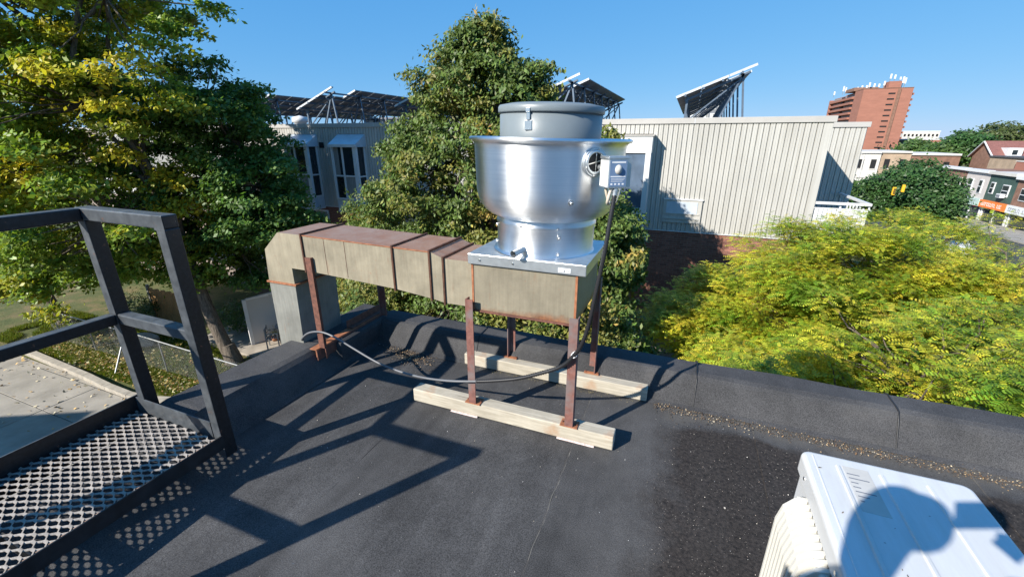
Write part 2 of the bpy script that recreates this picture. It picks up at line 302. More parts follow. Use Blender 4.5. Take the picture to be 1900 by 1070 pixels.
# ------------------------------------------------------------ mesh helpers
def WM(o):
    return o.matrix_basis.copy() if o.parent is None else WM(o.parent) @ o.matrix_parent_inverse @ o.matrix_basis
class MB:
    def __init__(s): s.v = []; s.f = []; s.sm = []; s.mi = []
    def add(s, vs, fs, smooth=False, mi=0):
        o = len(s.v); s.v += [tuple(v) for v in vs]; s.f += [tuple(i+o for i in f) for f in fs]
        s.sm += [smooth]*len(fs); s.mi += [mi]*len(fs); return s
    def box(s, a, b, mi=0):
        (x0, y0, z0), (x1, y1, z1) = a, b
        if x0 > x1: x0, x1 = x1, x0
        if y0 > y1: y0, y1 = y1, y0
        if z0 > z1: z0, z1 = z1, z0
        vs = [(x0,y0,z0),(x1,y0,z0),(x1,y1,z0),(x0,y1,z0),(x0,y0,z1),(x1,y0,z1),(x1,y1,z1),(x0,y1,z1)]
        return s.add(vs, [(0,3,2,1),(4,5,6,7),(0,1,5,4),(1,2,6,5),(2,3,7,6),(3,0,4,7)], mi=mi)
    def bbox(s, a, b, r=0.004, seg=2):
        bm = bmesh.new(); bmesh.ops.create_cube(bm, size=1)
        for v in bm.verts:
            v.co = Vector([ (a[i]+b[i])/2 + v.co[i]*abs(b[i]-a[i]) for i in range(3)])
        bmesh.ops.bevel(bm, geom=bm.edges[:], offset=r, segments=seg, profile=0.5, affect='EDGES')
        bm.verts.ensure_lookup_table(); bm.verts.index_update()
        s.add([v.co.copy() for v in bm.verts], [[v.index for v in f.verts] for f in bm.faces]); bm.free(); return s
    def hexa(s, p8):
        return s.add(p8, [(0,3,2,1),(4,5,6,7),(0,1,5,4),(1,2,6,5),(2,3,7,6),(3,0,4,7)])
    def bar(s, p, q, w=0.05, h=None, up=(0,0,1)):
        h = h or w; p = Vector(p); q = Vector(q); d = (q-p).normalized(); u = Vector(up)
        if abs(d.dot(u)) > 0.98: u = Vector((0,1,0))
        r = d.cross(u).normalized()*w/2; u2 = r.cross(d).normalized()*h/2
        return s.hexa([p-r-u2, p+r-u2, q+r-u2, q-r-u2, p-r+u2, p+r+u2, q+r+u2, q-r+u2])
    def tube(s, pts, r, n=8, cap=True):
        pts = [Vector(p) for p in pts]; rr = r if isinstance(r, (list, tuple)) else [r]*len(pts)
        rings = []; u = None
        for i, p in enumerate(pts):
            d = (pts[min(i+1, len(pts)-1)] - pts[max(i-1, 0)]).normalized()
            if u is None:
                u = Vector((0,0,1)) if abs(d.z) < 0.9 else Vector((1,0,0))
            u = (u - d*u.dot(d)).normalized(); v = d.cross(u)
            rings.append([p + (u*math.cos(2*PI*k/n) + v*math.sin(2*PI*k/n))*rr[i] for k in range(n)])
        vs = [x for R in rings for x in R]; fs = []
        for i in range(len(pts)-1):
            for k in range(n):
                fs.append((i*n+k, i*n+(k+1)%n, (i+1)*n+(k+1)%n, (i+1)*n+k))
        s.add(vs, fs, True)
        if cap: s.add(rings[0], [tuple(range(n-1,-1,-1))]); s.add(rings[-1], [tuple(range(n))])
        return s
    def lathe(s, prof, n=48, c=(0,0,0), a0=0, a1=2*PI):
        vs = []; fs = []; m = len(prof); full = abs(a1-a0-2*PI) < 1e-6; N = n if full else n+1
        for k in range(N):
            a = a0 + (a1-a0)*k/n
            vs += [(c[0]+r*math.cos(a), c[1]+r*math.sin(a), c[2]+z) for r, z in prof]
        for k in range(n):
            k2 = (k+1) % N
            for i in range(m-1): fs.append((k*m+i, k2*m+i, k2*m+i+1, k*m+i+1))
        return s.add(vs, fs, True)
    def build(s, name, mat, parent=None, loc=None, mats=None):
        me = bpy.data.meshes.new(name); me.from_pydata([tuple(v) for v in s.v], [], s.f); me.update()
        me.polygons.foreach_set('use_smooth', s.sm); me.materials.append(M[mat])
        for x in (mats or []): me.materials.append(M[x])
        if mats: me.polygons.foreach_set('material_index', s.mi)
        o = bpy.data.objects.new(name, me); COL.objects.link(o)
        if parent: o.parent = parent; o.matrix_parent_inverse = WM(parent).inverted()
        if loc: o.location = loc
        return o
def tag(o, label=None, cat=None, group=None, kind=None):
    if label: o['label'] = label
    if cat: o['category'] = cat
    if group: o['group'] = group
    if kind: o['kind'] = kind
    return o
def thing(name, label, cat, loc=(0,0,0), group=None):
    o = bpy.data.objects.new(name, None); COL.objects.link(o); o.location = loc; o.empty_display_size = 0.2
    return tag(o, label, cat, group)
def inst(src, name, parent, loc, rot=None, scl=None):
    o = src.copy(); o.name = name; COL.objects.link(o); o.parent = parent
    # piece meshes are modelled about their own origin: place in world coordinates
    o.matrix_parent_inverse = WM(parent).inverted()
    o.location = loc
    if rot: o.rotation_euler = rot
    if scl: o.scale = scl
    return o
def copy_tree(o, parent=None):
    c = o.copy(); COL.objects.link(c); c.parent = parent
    for ch in list(o.children): copy_tree(ch, c)
    return c
def B(name, mat, a, b, parent, r=0.0):
    m = MB()
    if r: m.bbox(a, b, r)
    else: m.box(a, b)
    return m.build(name, mat, parent)
# ============================================================ FOLIAGE HELPERS
def leaf_cloud(name, P, Nv, size, C, mat='leaf', parent=None, aspect=0.62, droop=0.0, fold=0.18):
    """kite-shaped leaves at P, facing Nv, with a random heading"""
    n = len(P); Nv = Nv/np.linalg.norm(Nv, axis=1)[:, None]
    T = RNG.normal(0, 1, (n, 3)); T[:, 2] -= droop; T -= Nv*(T*Nv).sum(1)[:, None]; T /= np.linalg.norm(T, axis=1)[:, None]
    Bv = np.cross(Nv, T); s = size[:, None]
    V = np.stack([P-T*s*0.5, P+T*s*0.02-Bv*s*0.5*aspect-Nv*s*fold*.5, P+T*s*0.6-Nv*s*fold*0.4, P+T*s*0.02+Bv*s*0.5*aspect-Nv*s*fold*0.5], 1).reshape(-1, 3)
    o = quads(name, V, np.repeat(C, 4, 0), mat)
    if parent: o.parent = parent; o.matrix_parent_inverse = WM(parent).inverted()
    return o
def leafquads_simple(name, P, C, s, parent):
    return leaf_cloud(name, P, RNG.normal(0, 1, P.shape)+np.array([0, 0, 0.6]), RNG.uniform(0.6, 1.3, len(P))*s, C*RNG.uniform(0.7, 1.3, len(P))[:, None], 'leaf', parent)
def clumps(lobes, n, inner=0.25, rough=0.35, nscale=0.6, cut=None, pad=None):
    if pad:
        # foliage gathers in pads at the branch ends, with air between them
        R_, fl, ratio = pad; cs = clumps(lobes, max(6, int(n*ratio)), inner, rough, nscale, cut); out = []
        while len(out) < n:
            c, d = cs[RNG.integers(len(cs))]; o = RNG.normal(0, 1, 3); o /= np.linalg.norm(o); o[2] = abs(o[2])*0.9-0.25
            rr = R_*RNG.uniform(0.75, 1.0)*(0.75+0.5*((c[0]*7.3+c[1]*3.1) % 1.0))
            p = c+o*np.array([rr, rr, rr*fl]); p[2] -= 0.35*fl*np.hypot(o[0], o[1])*rr
            if cut and cut(p): continue
            out.append((p, o*0.7+d*0.3))
        return out
    out = []; w_ = np.array([(l[3]*l[4]+l[4]*l[5]+l[3]*l[5]) for l in lobes]); w_ = w_/w_.sum(); k = 0
    while len(out) < n and k < n*30:
        k += 1; l = lobes[RNG.choice(len(lobes), p=w_)]
        d = RNG.normal(0, 1, 3); d /= np.linalg.norm(d)
        nz = noise.noise(Vector((l[0]+d[0]*l[3], l[1]+d[1]*l[4], l[2]+d[2]*l[5]))*nscale)
        f = 1 + rough*nz*1.6
        r = f*(1-abs(RNG.normal(0, 0.10))) if RNG.random() > inner else f*RNG.uniform(0.35, 0.9)
        p = np.array([l[0]+d[0]*l[3]*r, l[1]+d[1]*l[4]*r, l[2]+d[2]*l[5]*r])
        deep = False
        for q in lobes:
            if q is l: continue
            e = ((p[0]-q[0])/q[3])**2+((p[1]-q[1])/q[4])**2+((p[2]-q[2])/q[5])**2
            if e < 0.45: deep = True; break
        if deep and RNG.random() < 0.75: continue
        if cut and cut(p): continue
        out.append((p, d))
    return out
def crown(parent, lobes, nclump, per, spread, lsize, colf, name='crown', mat='leaf', inner=0.22, rough=0.35, aspect=0.62, droop=0.0, cut=None, flat=0.55, up=0.7, nscale=0.6, pad=None):
    cl = clumps(lobes, nclump, inner, rough, nscale, cut, pad); P = []; N_ = []; C = []
    for p, d in cl:
        k = int(per*RNG.uniform(0.6, 1.4)); o = RNG.normal(0, 1, (k, 3))*np.array([spread, spread, spread*flat])*RNG.uniform(0.6, 1.25)
        o[:, 2] -= 0.25*np.hypot(o[:, 0], o[:, 1])
        P.append(p+o); nn = RNG.normal(0, 0.5, (k, 3))+d*0.35+np.array([-0.25, -0.40, 0.25+up*0.6]); N_.append(nn)
        base = np.array(colf(p, d)); C.append(base[None, :]*RNG.uniform(0.72, 1.28, (k, 1))*RNG.uniform(0.9, 1.1, (k, 3)))
    P = np.concatenate(P); N_ = np.concatenate(N_); C = np.concatenate(C)
    if cut is not None:
        kp = np.array([not cut(p) for p in P]); P, N_, C = P[kp], N_[kp], C[kp]
    o = leaf_cloud(name, P, N_, RNG.uniform(0.65, 1.25, len(P))*lsize, C, mat, parent, aspect, droop)
    return o, cl
def limb(m, a, b, ra, rb, wob=0.15, n=7, sag=0.0):
    a = Vector(a); b = Vector(b); L = (b-a).length; pts = []; s = random.random()*50
    for i in range(n+1):
        t = i/n; p = a.lerp(b, t); w_ = math.sin(PI*t)*L*wob
        p += Vector((noise.noise(Vector((s, t*2, 0))), noise.noise(Vector((s+9, t*2, 0))), noise.noise(Vector((s+18, t*2, 0)))*0.6))*w_ + Vector((0, 0, sag*math.sin(PI*t)*L))
        pts.append(p)
    m.tube(pts, [ra+(rb-ra)*i/n for i in range(n+1)], 8); return pts
def tree(name, label, base, lobes, trunk_top, tr, colf, nclump=500, per=28, spread=0.28, lsize=0.11, group=None, twig=60, cat='tree', **kw):
    t = thing(name, label, cat, tuple(base), group)
    m = MB(); base = Vector(base); top = Vector(trunk_top)
    root = [base+Vector((0, 0, -0.2)), base+Vector((0, 0, 0.12))]
    pts = limb(m, base+Vector((0, 0, -0.1)), top, tr, tr*0.55, 0.06, 10)
    m.tube([base+Vector((0, 0, -0.2)), base+Vector((0, 0, 0.1)), base+(top-base)*0.06+Vector((0,0,0.25))], [tr*1.5, tr*1.25, tr*0.9], 10)
    m.build('trunk', 'bark', t)
    o, cl = crown(t, lobes, nclump, per, spread, lsize, colf, **kw)
    mb = MB()
    ends = []
    for l in lobes:
        st = pts[random.randint(5, len(pts)-1)]; e = Vector(l[:3]); limb(mb, st, e, tr*0.42, tr*0.16, 0.2, 8, 0.06); ends.append(e)
    for p, d in cl[:twig]:
        e = min(ends, key=lambda q: (q-Vector(p)).length); limb(mb, e, p, tr*0.13, 0.012, 0.2, 5)
    mb.build('limbs', 'bark', t)
    return t
def nz3(p, s, o=0.0): return noise.noise(Vector((p[0]*s+o, p[1]*s, p[2]*s)))
def fronds(name, lobes, n, parent, colf, length=0.155, inner=0.15, rough=0.3, cut=None, per=9, pad=(0.42, 0.6, 0.036)):
    """arching compound leaves: a run of small leaflet pairs along a drooping midrib"""
    cl = clumps(lobes, n//per, inner, rough, 0.7, cut, pad)
    P = []; Dv = []; C = []
    for p, d in cl:
        k = per; az = RNG.uniform(0, 2*PI, k); h = np.stack([np.cos(az), np.sin(az), RNG.uniform(-0.1, 0.5, k)], 1)+d*0.5
        P.append(p+RNG.normal(0, 1, (k, 3))*np.array([0.10, 0.10, 0.06])); Dv.append(h); base = np.array(colf(p, d)); C.append(base*RNG.uniform(0.6, 1.3, (k, 1))*RNG.uniform(0.85, 1.15, (k, 3)))
    P = np.concatenate(P); Dv = np.concatenate(Dv); C = np.concatenate(C); Dv /= np.linalg.norm(Dv, axis=1)[:, None]
    L = length*RNG.uniform(0.45, 1.45, len(P)); S_ = 5; Vs = []; Cs = []
    side = np.cross(Dv, np.array([0, 0, 1.0])); side /= np.linalg.norm(side, axis=1)[:, None]
    for i in range(S_):
        t0 = (i+0.2)/S_; t1 = (i+0.68)/S_
        def pt(t): return P+Dv*(L*t)[:, None]+np.array([0, 0, -1.0])*(L*0.32*t*t)[:, None]
        a, b = pt(t0), pt(t1); w_ = (0.028*math.sin(PI*(0.18+0.72*(i+0.5)/S_)))*(L/length)[:, None]
        dip = np.array([0, 0, -0.012])
        Vs.append(np.stack([a-side*w_+dip, b-side*w_*0.85+dip, b+side*w_*0.85+dip*0, a+side*w_+dip*0], 1)); Cs.append(C*RNG.uniform(0.85, 1.15, (len(P), 1)))
    V = np.stack(Vs, 1).reshape(-1, 3); Cc = np.repeat(np.stack(Cs, 1).reshape(-1, 3), 4, 0)
    o = quads(name, V, Cc, 'leaf'); o.parent = parent; o.matrix_parent_inverse = WM(parent).inverted(); return cl
# ============================================================ SETTING: ground, roof deck
G = -6.0
def sheet(name, mat, pts, z, kind='structure', thick=None):
    m = MB(); n = len(pts)
    if thick is None: m.add([(x, y, z) for x, y in pts], [tuple(range(n))])
    else:
        vs = [(x, y, z) for x, y in pts] + [(x, y, z-thick) for x, y in pts]
        m.add(vs, [tuple(range(n)), tuple(range(2*n-1, n-1, -1))] + [(i, n+i, n+(i+1)%n, (i+1)%n) for i in range(n)])
    return tag(m.build(name, mat), kind=kind)
# terrain grid: level near the roof, falling away towards the shopping street, out to the horizon
def terr(x, y):
    d = min(1.0, max(0.0, (x*0.75 + (y-16)*0.35 - 4)/38.0)); d = d*d*(3-2*d)
    far = min(1.0, max(0.0, (math.hypot(x, y)-120)/300.0))
    return G - 2.9*d*(1-far) - 2.0*far
def terrain():
    xs = [-3000,-800,-300,-120,-60]+[-40+4*i for i in range(31)]+[90,110,140,200,400,1200,4000]
    ys = [-400,-120,-60]+[-24+4*i for i in range(36)]+[130,160,220,400,900,2000,5000]
    m = MB(); vs = [(x, y, terr(x, y)-0.06) for y in ys for x in xs]; W = len(xs)
    m.add(vs, [(j*W+i, j*W+i+1, (j+1)*W+i+1, (j+1)*W+i) for j in range(len(ys)-1) for i in range(W-1)], True)
    return m
tag(terrain().build('ground', 'lawn'), kind='structure')
# street running away in front of the shops
m = MB(); ys = list(range(-30, 180, 6))
vs = []
for y in ys:
    for x in (19.5, 31.0): vs.append((x, y, max(terr(19.5, y), terr(31, y))+0.02))
m.add(vs, [(2*i, 2*i+1, 2*i+3, 2*i+2) for i in range(len(ys)-1)]); tag(m.build('street', 'asphalt'), kind='structure')
m = MB(); vs = []
for y in ys:
    z = max(terr(19.5, y), terr(31, y))+0.14
    vs += [(31.0, y, z-0.2), (31.0, y, z), (36.0, y, z)]
m.add(vs, [(3*i+k, 3*i+k+1, 3*i+k+4, 3*i+k+3) for i in range(len(ys)-1) for k in range(2)]); tag(m.build('pavement', 'concrete'), kind='structure')

# driveway: concrete slabs cut by joints, kerb, lawn beyond
dw = tag(sheet('driveway', 'concrete', [(-60,-30),(-3.2,-30),(-3.2,6.1),(-22.6,6.35),(-60,4)], G-0.03), kind='structure')
xs = [-38,-31,-24.0,-20.5,-17.0,-13.4,-9.8,-6.2,-3.3]; yb = [-16,-9,-2.2,1.3,4.8,6.1]
for i in range(len(xs)-1):
    for j in range(len(yb)-1):
        x0, x1, y0, y1 = xs[i]+0.012, xs[i+1]-0.012, yb[j]+0.012, yb[j+1]-0.012
        if j == len(yb)-2:
            if x0 < -22.8: y1 = 5.2
        m = MB(); m.bbox((x0, y0, G-0.05), (x1, y1, G+0.004+0.006*random.random()), 0.006, 1)
        o = m.build('concrete_slab', 'concrete', dw)
kb = thing('kerb', 'pale concrete kerb curving between the driveway and the lawn', 'kerb', (-18, 6.3, G))
pts = [(-22.8,6.58),(-20.5,6.47),(-18.1,6.36),(-16.6,6.24),(-15.4,6.2),(-14.6,6.27),(-13.9,6.5),(-12.6,6.6),(-10,6.55),(-6.5,6.5),(-3.2,6.5)]
for i in range(len(pts)-1):
    (ax, ay), (bx, by) = pts[i], pts[i+1]; d = Vector((bx-ax, by-ay, 0)).normalized()*0.008
    m = MB(); m.bar(Vector((ax, ay, G+0.03))+d, Vector((bx, by, G+0.03))-d, 0.2, 0.18); m.build('kerb_stone', 'curb', kb)
# patio slabs behind the fence
pt = tag(sheet('patio', 'patio', [(-17.6,9.45),(-8,9.45),(-8,15),(-17.6,15)], G-0.02), kind='structure')
for i in range(5):
    for j in range(3):
        m = MB(); m.bbox((-17.6+1.9*i+.01, 9.5+1.8*j+.01, G-0.03), (-17.6+1.9*(i+1)-.01, 9.5+1.8*(j+1)-.01, G+0.012+0.006*random.random()), 0.006, 1)
        m.build('patio_slab', 'patio', pt)

# flecks: flat shards lying on a surface
def flecks(name, n, posf, size, cols, label, cat, z=None, mat='litter', tilt=0.5, kind='stuff', parent=None):
    P = np.array([posf() for _ in range(n)]); sz = np.array([size()*1.0 for _ in range(n)])
    a = RNG.uniform(0, 2*PI, n); nz = np.ones(n); tx = RNG.normal(0, tilt, n); ty = RNG.normal(0, tilt, n)
    Nn = np.stack([tx, ty, nz], 1); Nn /= np.linalg.norm(Nn, axis=1)[:, None]
    T = np.stack([np.cos(a), np.sin(a), np.zeros(n)], 1); T -= Nn*(T*Nn).sum(1)[:, None]; T /= np.linalg.norm(T, axis=1)[:, None]
    Bv = np.cross(Nn, T); ci = RNG.integers(0, len(cols), n); C = np.array(cols)[ci]*RNG.uniform(0.6, 1.3, n)[:, None]
    asp = RNG.uniform(0.35, 0.9, n)
    V = np.stack([P-T*sz[:,None], P-Bv*(sz*asp)[:,None]+Nn*(sz*0.15)[:,None], P+T*sz[:,None], P+Bv*(sz*asp)[:,None]-Nn*(sz*0.1)[:,None]], 1).reshape(-1, 3)
    o = quads(name, V, np.repeat(C, 4, 0), mat); 
    if parent: o.parent = parent; o.matrix_parent_inverse = WM(parent).inverted()
    return tag(o, label, cat, None, kind)
def quads(name, V, C, mat):
    n = len(V)//4; me = bpy.data.meshes.new(name)
    me.vertices.add(len(V)); me.vertices.foreach_set('co', np.ascontiguousarray(V, dtype=np.float32).ravel())
    me.loops.add(4*n); me.loops.foreach_set('vertex_index', np.arange(4*n, dtype=np.int32))
    me.polygons.add(n); me.polygons.foreach_set('loop_start', np.arange(0, 4*n, 4, dtype=np.int32))
    try: me.polygons.foreach_set('loop_total', np.full(n, 4, dtype=np.int32))
    except Exception: pass
    me.update(calc_edges=True)
    at = me.color_attributes.new('Col', 'FLOAT_COLOR', 'POINT')
    at.data.foreach_set('color', np.concatenate([np.clip(C, 0, 1), np.ones((len(C), 1))], 1).astype(np.float32).ravel())
    me.materials.append(M[mat]); o = bpy.data.objects.new(name, me); COL.objects.link(o); return o
U = random.uniform; GA = random.gauss
leafcols = [(0.42,0.30,0.10),(0.50,0.40,0.16),(0.32,0.15,0.06),(0.55,0.50,0.30),(0.30,0.24,0.08)]
def lawnpos():
    x = U(-24, -9)
    if random.random() < 0.5: y = 6.9+abs(GA(0, 0.45)) - 0.1*(x+14)*0.2
    else: y = U(6.6, 9.4)
    return (x, y, G+0.03)
flecks('fallen_leaves', 5200, lawnpos, lambda: U(0.03, 0.06), leafcols, 'yellow and brown fallen leaves scattered over the lawn by the wire fence', 'leaves')
flecks('driveway_leaves', 190, lambda: (U(-23, -9), 6.25-abs(GA(0, 0.9)), G+0.03), lambda: U(0.03, 0.07), [(0.6,0.52,0.35),(0.55,0.36,0.14)], 'few pale dry leaves scattered on the concrete driveway', 'leaves')
# grass blades
def grass():
    n = 60000; x = RNG.uniform(-26, -8, n); y = RNG.uniform(6.65, 9.6, n); h = RNG.uniform(0.03, 0.09, n)
    keep = np.array([noise.noise(Vector((a*0.9, b*0.9, 0))) > -0.25 for a, b in zip(x, y)]); x, y, h = x[keep], y[keep], h[keep]; n = len(x)
    a = RNG.uniform(0, 2*PI, n); dx = np.cos(a)*0.012; dy = np.sin(a)*0.012; lx = RNG.normal(0, 0.03, n); ly = RNG.normal(0, 0.03, n); z = np.full(n, G-0.04)
    V = np.stack([np.stack([x-dx, y-dy, z], 1), np.stack([x+dx, y+dy, z], 1), np.stack([x+lx+dx*.3, y+ly+dy*.3, z+h+0.04], 1), np.stack([x+lx-dx*.3, y+ly-dy*.3, z+h+0.04], 1)], 1).reshape(-1, 3)
    C = np.repeat(np.array([[0.08, 0.13, 0.02]])*RNG.uniform(0.5, 1.7, n)[:, None]+np.array([[0.09, 0.05, 0.0]])*RNG.uniform(0, 1, n)[:, None], 4, 0)
    tag(quads('grass', V, C, 'leaf'), 'short patchy green lawn grass between kerb and patio', 'grass', None, 'stuff')
grass()

# ------------------------------------------------------------ our own roof: building below, deck, parapet
rb = thing('roof_building', 'flat-roofed building whose dark granule roof carries the fan and platform', 'building', (2, -3, G))
B('wall', 'brownbrick', (-2.70, -14, G), (14, 2.86, -0.03), rb)
deck = sheet('roof_deck', 'roof', [(-2.42,-14),(14,-14),(14,2.66),(-2.42,2.66)], -0.004)
# roofing felt strips running away from the camera, each lapped over the next
lap = [(-2.42,-1.46),(-1.46,-0.42),(-0.42,0.55),(0.55,1.55),(1.55,2.6),(2.6,3.6)]
for i, (a, b) in enumerate(lap):
    m = MB(); z = 0.0
    n = 26; vs = []; 
    for k in range(n+1):
        y = -3.0 + (2.66+3.0)*k/n
        wa = 0.006*noise.noise(Vector((i*7.3, y*1.3, 0))); wb = 0.006*noise.noise(Vector((i*7.3+7.3, y*1.3, 0)))
        vs += [(a+wa, y, 0.0005), (a+wa+0.004, y, 0.005), (b-0.02, y, 0.0012), (b+wb, y, 0.0002)]
    fs = [(4*k+j, 4*k+j+1, 4*k+j+5, 4*k+j+4) for k in range(n) for j in range(3)]
    m.add(vs, fs, False); m.build('roofing_strip', 'roof', deck)

for i, (xs0, y0, y1, mt_) in enumerate(((-1.455, -1.5, 2.5, 'tar'), (-0.415, 0.6, 2.5, 'lapdust'), (-0.415, -1.0, 0.55, 'tar'), (0.555, 0.2, 2.4, 'tar'))):
    pts = [(xs0+0.010*noise.noise(Vector((i*5.1, k*0.21, 3))), y0+(y1-y0)*k/60, 0.0035) for k in range(61)]
    m = MB(); m.tube(pts, [0.0014+0.002*max(0, noise.noise(Vector((i*9, k*0.6, 0)))) for k in range(61)], 6); m.build('lap_bead', mt_, deck)
pp = thing('roof_parapet', 'low roof edge upstand capped in dark granule felt', 'parapet', (0, 2.7, 0))
def prof_y(z0=0.006):      # section across the far parapet: (y, z)
    return [(2.565, z0), (2.60, 0.02), (2.675, 0.165), (2.70, 0.192), (2.73, 0.20), (2.87, 0.205), (2.895, 0.19), (2.90, -0.35), (2.86, -0.35)]
def strip(x0, x1, nm='cap_sheet', lift=0.0, seed=0.0):
    pr = prof_y(); n = max(2, int((x1-x0)/0.06)); vs = []; P = len(pr)
    for k in range(n+1):
        x = x0 + (x1-x0)*k/n
        for j, (y, z) in enumerate(pr):
            wob = 0.007*noise.noise(Vector((x*2.1, j*0.8, seed))) if 0 < j < 7 else 0
            vs.append((x, y+wob*0.8 - lift*(1 if j < 4 else 0), z+wob + lift))
    m = MB(); m.add(vs, [(k*P+j, k*P+j+1, (k+1)*P+j+1, (k+1)*P+j) for k in range(n) for j in range(P-1)], False)
    return m.build(nm, 'cap', pp)
xs = [-2.30, -1.35, -0.40, 0.215, 1.27, 2.3, 3.4, 4.4, 6.0, 9.0, 13.9]
for x_ in (-1.35, 0.215, 1.27, 2.3):      # tarred joints of the cap sheets
    m = MB(); m.tube([(x_+0.006*noise.noise(Vector((x_, j*1.3, 0))), y-0.003*(j < 4), z+0.004) for j, (y, z) in enumerate(prof_y()[1:7])], [0.003, 0.005, 0.0035, 0.006, 0.004, 0.005], 6); m.build('joint_bead', 'tar', pp)
for i in range(len(xs)-1): strip(xs[i]-(0.02 if i else 0), xs[i+1], lift=0.0025*(i % 2), seed=1.0)
# far parapet kerb to the left corner and the left parapet running back towards the platform
def lprof(): return [(-2.235, 0.006), (-2.26, 0.02), (-2.36, 0.16), (-2.385, 0.19), (-2.42, 0.20), (-2.63, 0.205), (-2.66, 0.19), (-2.665, -0.35), (-2.62, -0.35)]
ysl = [2.9, 2.30, 1.62, 0.6, -0.5, -1.6, -3.0, -5.0]
for i in range(len(ysl)-1):
    y1, y0 = ysl[i], ysl[i+1]-0.02; n = max(2, int((y1-y0)/0.06)); pr = lprof(); P = len(pr); vs = []
    for k in range(n+1):
        y = y0+(y1-y0)*k/n
        sh = -0.10*max(0.0, min(1.0, (2.1-y)/1.2))      # the edge swings outwards towards the platform
        for j, (x, z) in enumerate(pr):
            wob = 0.008*noise.noise(Vector((y*2.1, j*0.8, 9.0)))
            hf = 1-0.6*max(0.0, min(1.0, (1.22-y)/0.25))
            vs.append((x+sh*(0.4 if j < 4 else 0.75)+wob*0.8, y, z*(hf if z > 0 else 1)+wob*(1 if 0 < j < 7 else 0)+0.0025*(i % 2)))
    m = MB(); m.add(vs, [(k*P+j, (k+1)*P+j, (k+1)*P+j+1, k*P+j+1) for k in range(n) for j in range(P-1)], False)
    m.build('cap_sheet', 'cap', pp)
# corner pad that joins both
m = MB(); m.bbox((-2.655, 2.2, -0.05), (-2.27, 2.885, 0.196), 0.03, 2); m.build('corner_pad', 'cap', pp)

# silt and leaf litter along the foot of the parapet
lc = [(0.22,0.14,0.07),(0.34,0.24,0.13),(0.10,0.065,0.04),(0.06,0.045,0.035),(0.05,0.04,0.03),(0.45,0.38,0.27),(0.16,0.095,0.05)]
def gut():
    x = -0.02+abs(U(0, 1))**1.0*1.85; w = 0.036*(1.25-0.35*x)
    return (x, 2.555-0.02*x+GA(-0.01, w*0.8)*(1 if random.random() < .8 else 1.8), 0.008+U(0, 0.008))
flecks('leaf_litter', 3000, gut, lambda: U(0.0015, 0.005)*(1 if random.random() < .96 else 2.2), lc, 'line of brown leaf litter and grit along the foot of the right-hand parapet', 'litter', tilt=0.7)
def pile():
    x = -1.90+GA(0, 0.13); return (x, 2.50-0.25*(x+1.85)+GA(0, 0.055), 0.008+U(0, 0.012))
flecks('grit_pile', 1500, pile, lambda: U(0.002, 0.0065), lc, 'small heap of grit and dead leaves in the roof corner under the duct', 'litter', tilt=0.7)
def moss():
    return (U(-1.3, -0.1), 2.545+GA(0, 0.014), 0.006) 
flecks('dirt_line', 500, moss, lambda: U(0.0015, 0.004), [(0.16,0.14,0.07),(0.25,0.21,0.12)], 'thin line of dirt and moss along the front of the rear timber', 'litter', tilt=0.7)
flecks('roof_grit', 420, lambda: (U(-2.1, 1.6), U(0.5, 2.5), 0.007), lambda: U(0.0012, 0.0032)*(1 if random.random() < 0.94 else 2.2), [(0.55,0.53,0.50),(0.4,0.36,0.3)], 'pale specks of grit and chips dotted over the dark roof', 'grit', tilt=0.5)
flecks('silt_grit', 700, lambda: (U(0.0, 0.9), U(0.9, 2.45), 0.007), lambda: U(0.001, 0.0028), [(0.5,0.45,0.38),(0.3,0.24,0.2)], 'pale grit on the brown silt stain left of the white unit', 'grit', tilt=0.5)

# ============================================================ STAND TIMBERS AND PADS
def timber(x0, x1, y, z0, label, ang=0):
    m = MB(); m.bbox((-(x1-x0)/2, -0.0445, 0), ((x1-x0)/2, 0.0445, 0.089), 0.006, 2)
    o = m.build('timber_beam', 'timber'); o.location = ((x0+x1)/2, y+0.0445, z0); o.rotation_euler = (0, 0, ang)
    return tag(o, label, 'timber', 'timbers under the duct legs')
timber(-1.50, -0.20, 2.0, 0.012, 'weathered pale timber beam nearest the camera under the front legs, on pink pads')
t2 = timber(-1.42, -0.07, 2.565, 0.006, 'pale timber beam lying against the parapet under the rear legs')
for x0, x1, lab in ((-1.22, -1.03, 'small pink paver pad under the left part of the front timber'), (-0.52, -0.30, 'speckled pink paver pad under the right end of the front timber')):
    m = MB(); m.bbox((x0, 1.991, 0.004), (x1, 2.10, 0.013), 0.003, 1); tag(m.build('paver_pad', 'foam'), lab, 'pad', 'pads under the front timber')

# ============================================================ DUCT
duct = thing('exhaust_duct', 'rusting khaki sheet-metal duct on angle legs ending in a box under the fan', 'duct', (-1.4, 2.3, 0.0))
FX0, FX1, FY0, FY1, FZ0, FZ1 = -1.058, -0.455, 2.04, 2.585, 0.716, 1.035
m = MB(); m.bbox((FX0, FY0, FZ0), (FX1, FY1, FZ1), 0.003, 1); m.build('plenum_box', 'plenum', duct)
for x in (FX0+.004, FX1-.004):       # rusted corner strips
    B('corner_strip', 'rustbright', (x-0.006, FY0-0.0035, FZ0), (x+0.006, FY0+0.004, FZ1-0.03), duct)
B('bottom_lip', 'rust', (FX0-0.003, FY0-0.006, FZ0-0.010), (FX1+0.003, FY0+0.01, FZ0+0.002), duct)
DY0, DY1 = 2.085, 2.47
def seg(x0, x1, zb0, zt0, zb1, zt1, nm='duct_section'):
    m = MB(); m.hexa([(x0,DY0,zb0),(x1,DY0,zb1),(x1,DY1,zb1),(x0,DY1,zb0),(x0,DY0,zt0),(x1,DY0,zt1),(x1,DY1,zt1),(x0,DY1,zt0)])
    return m.build(nm, 'duct', duct)
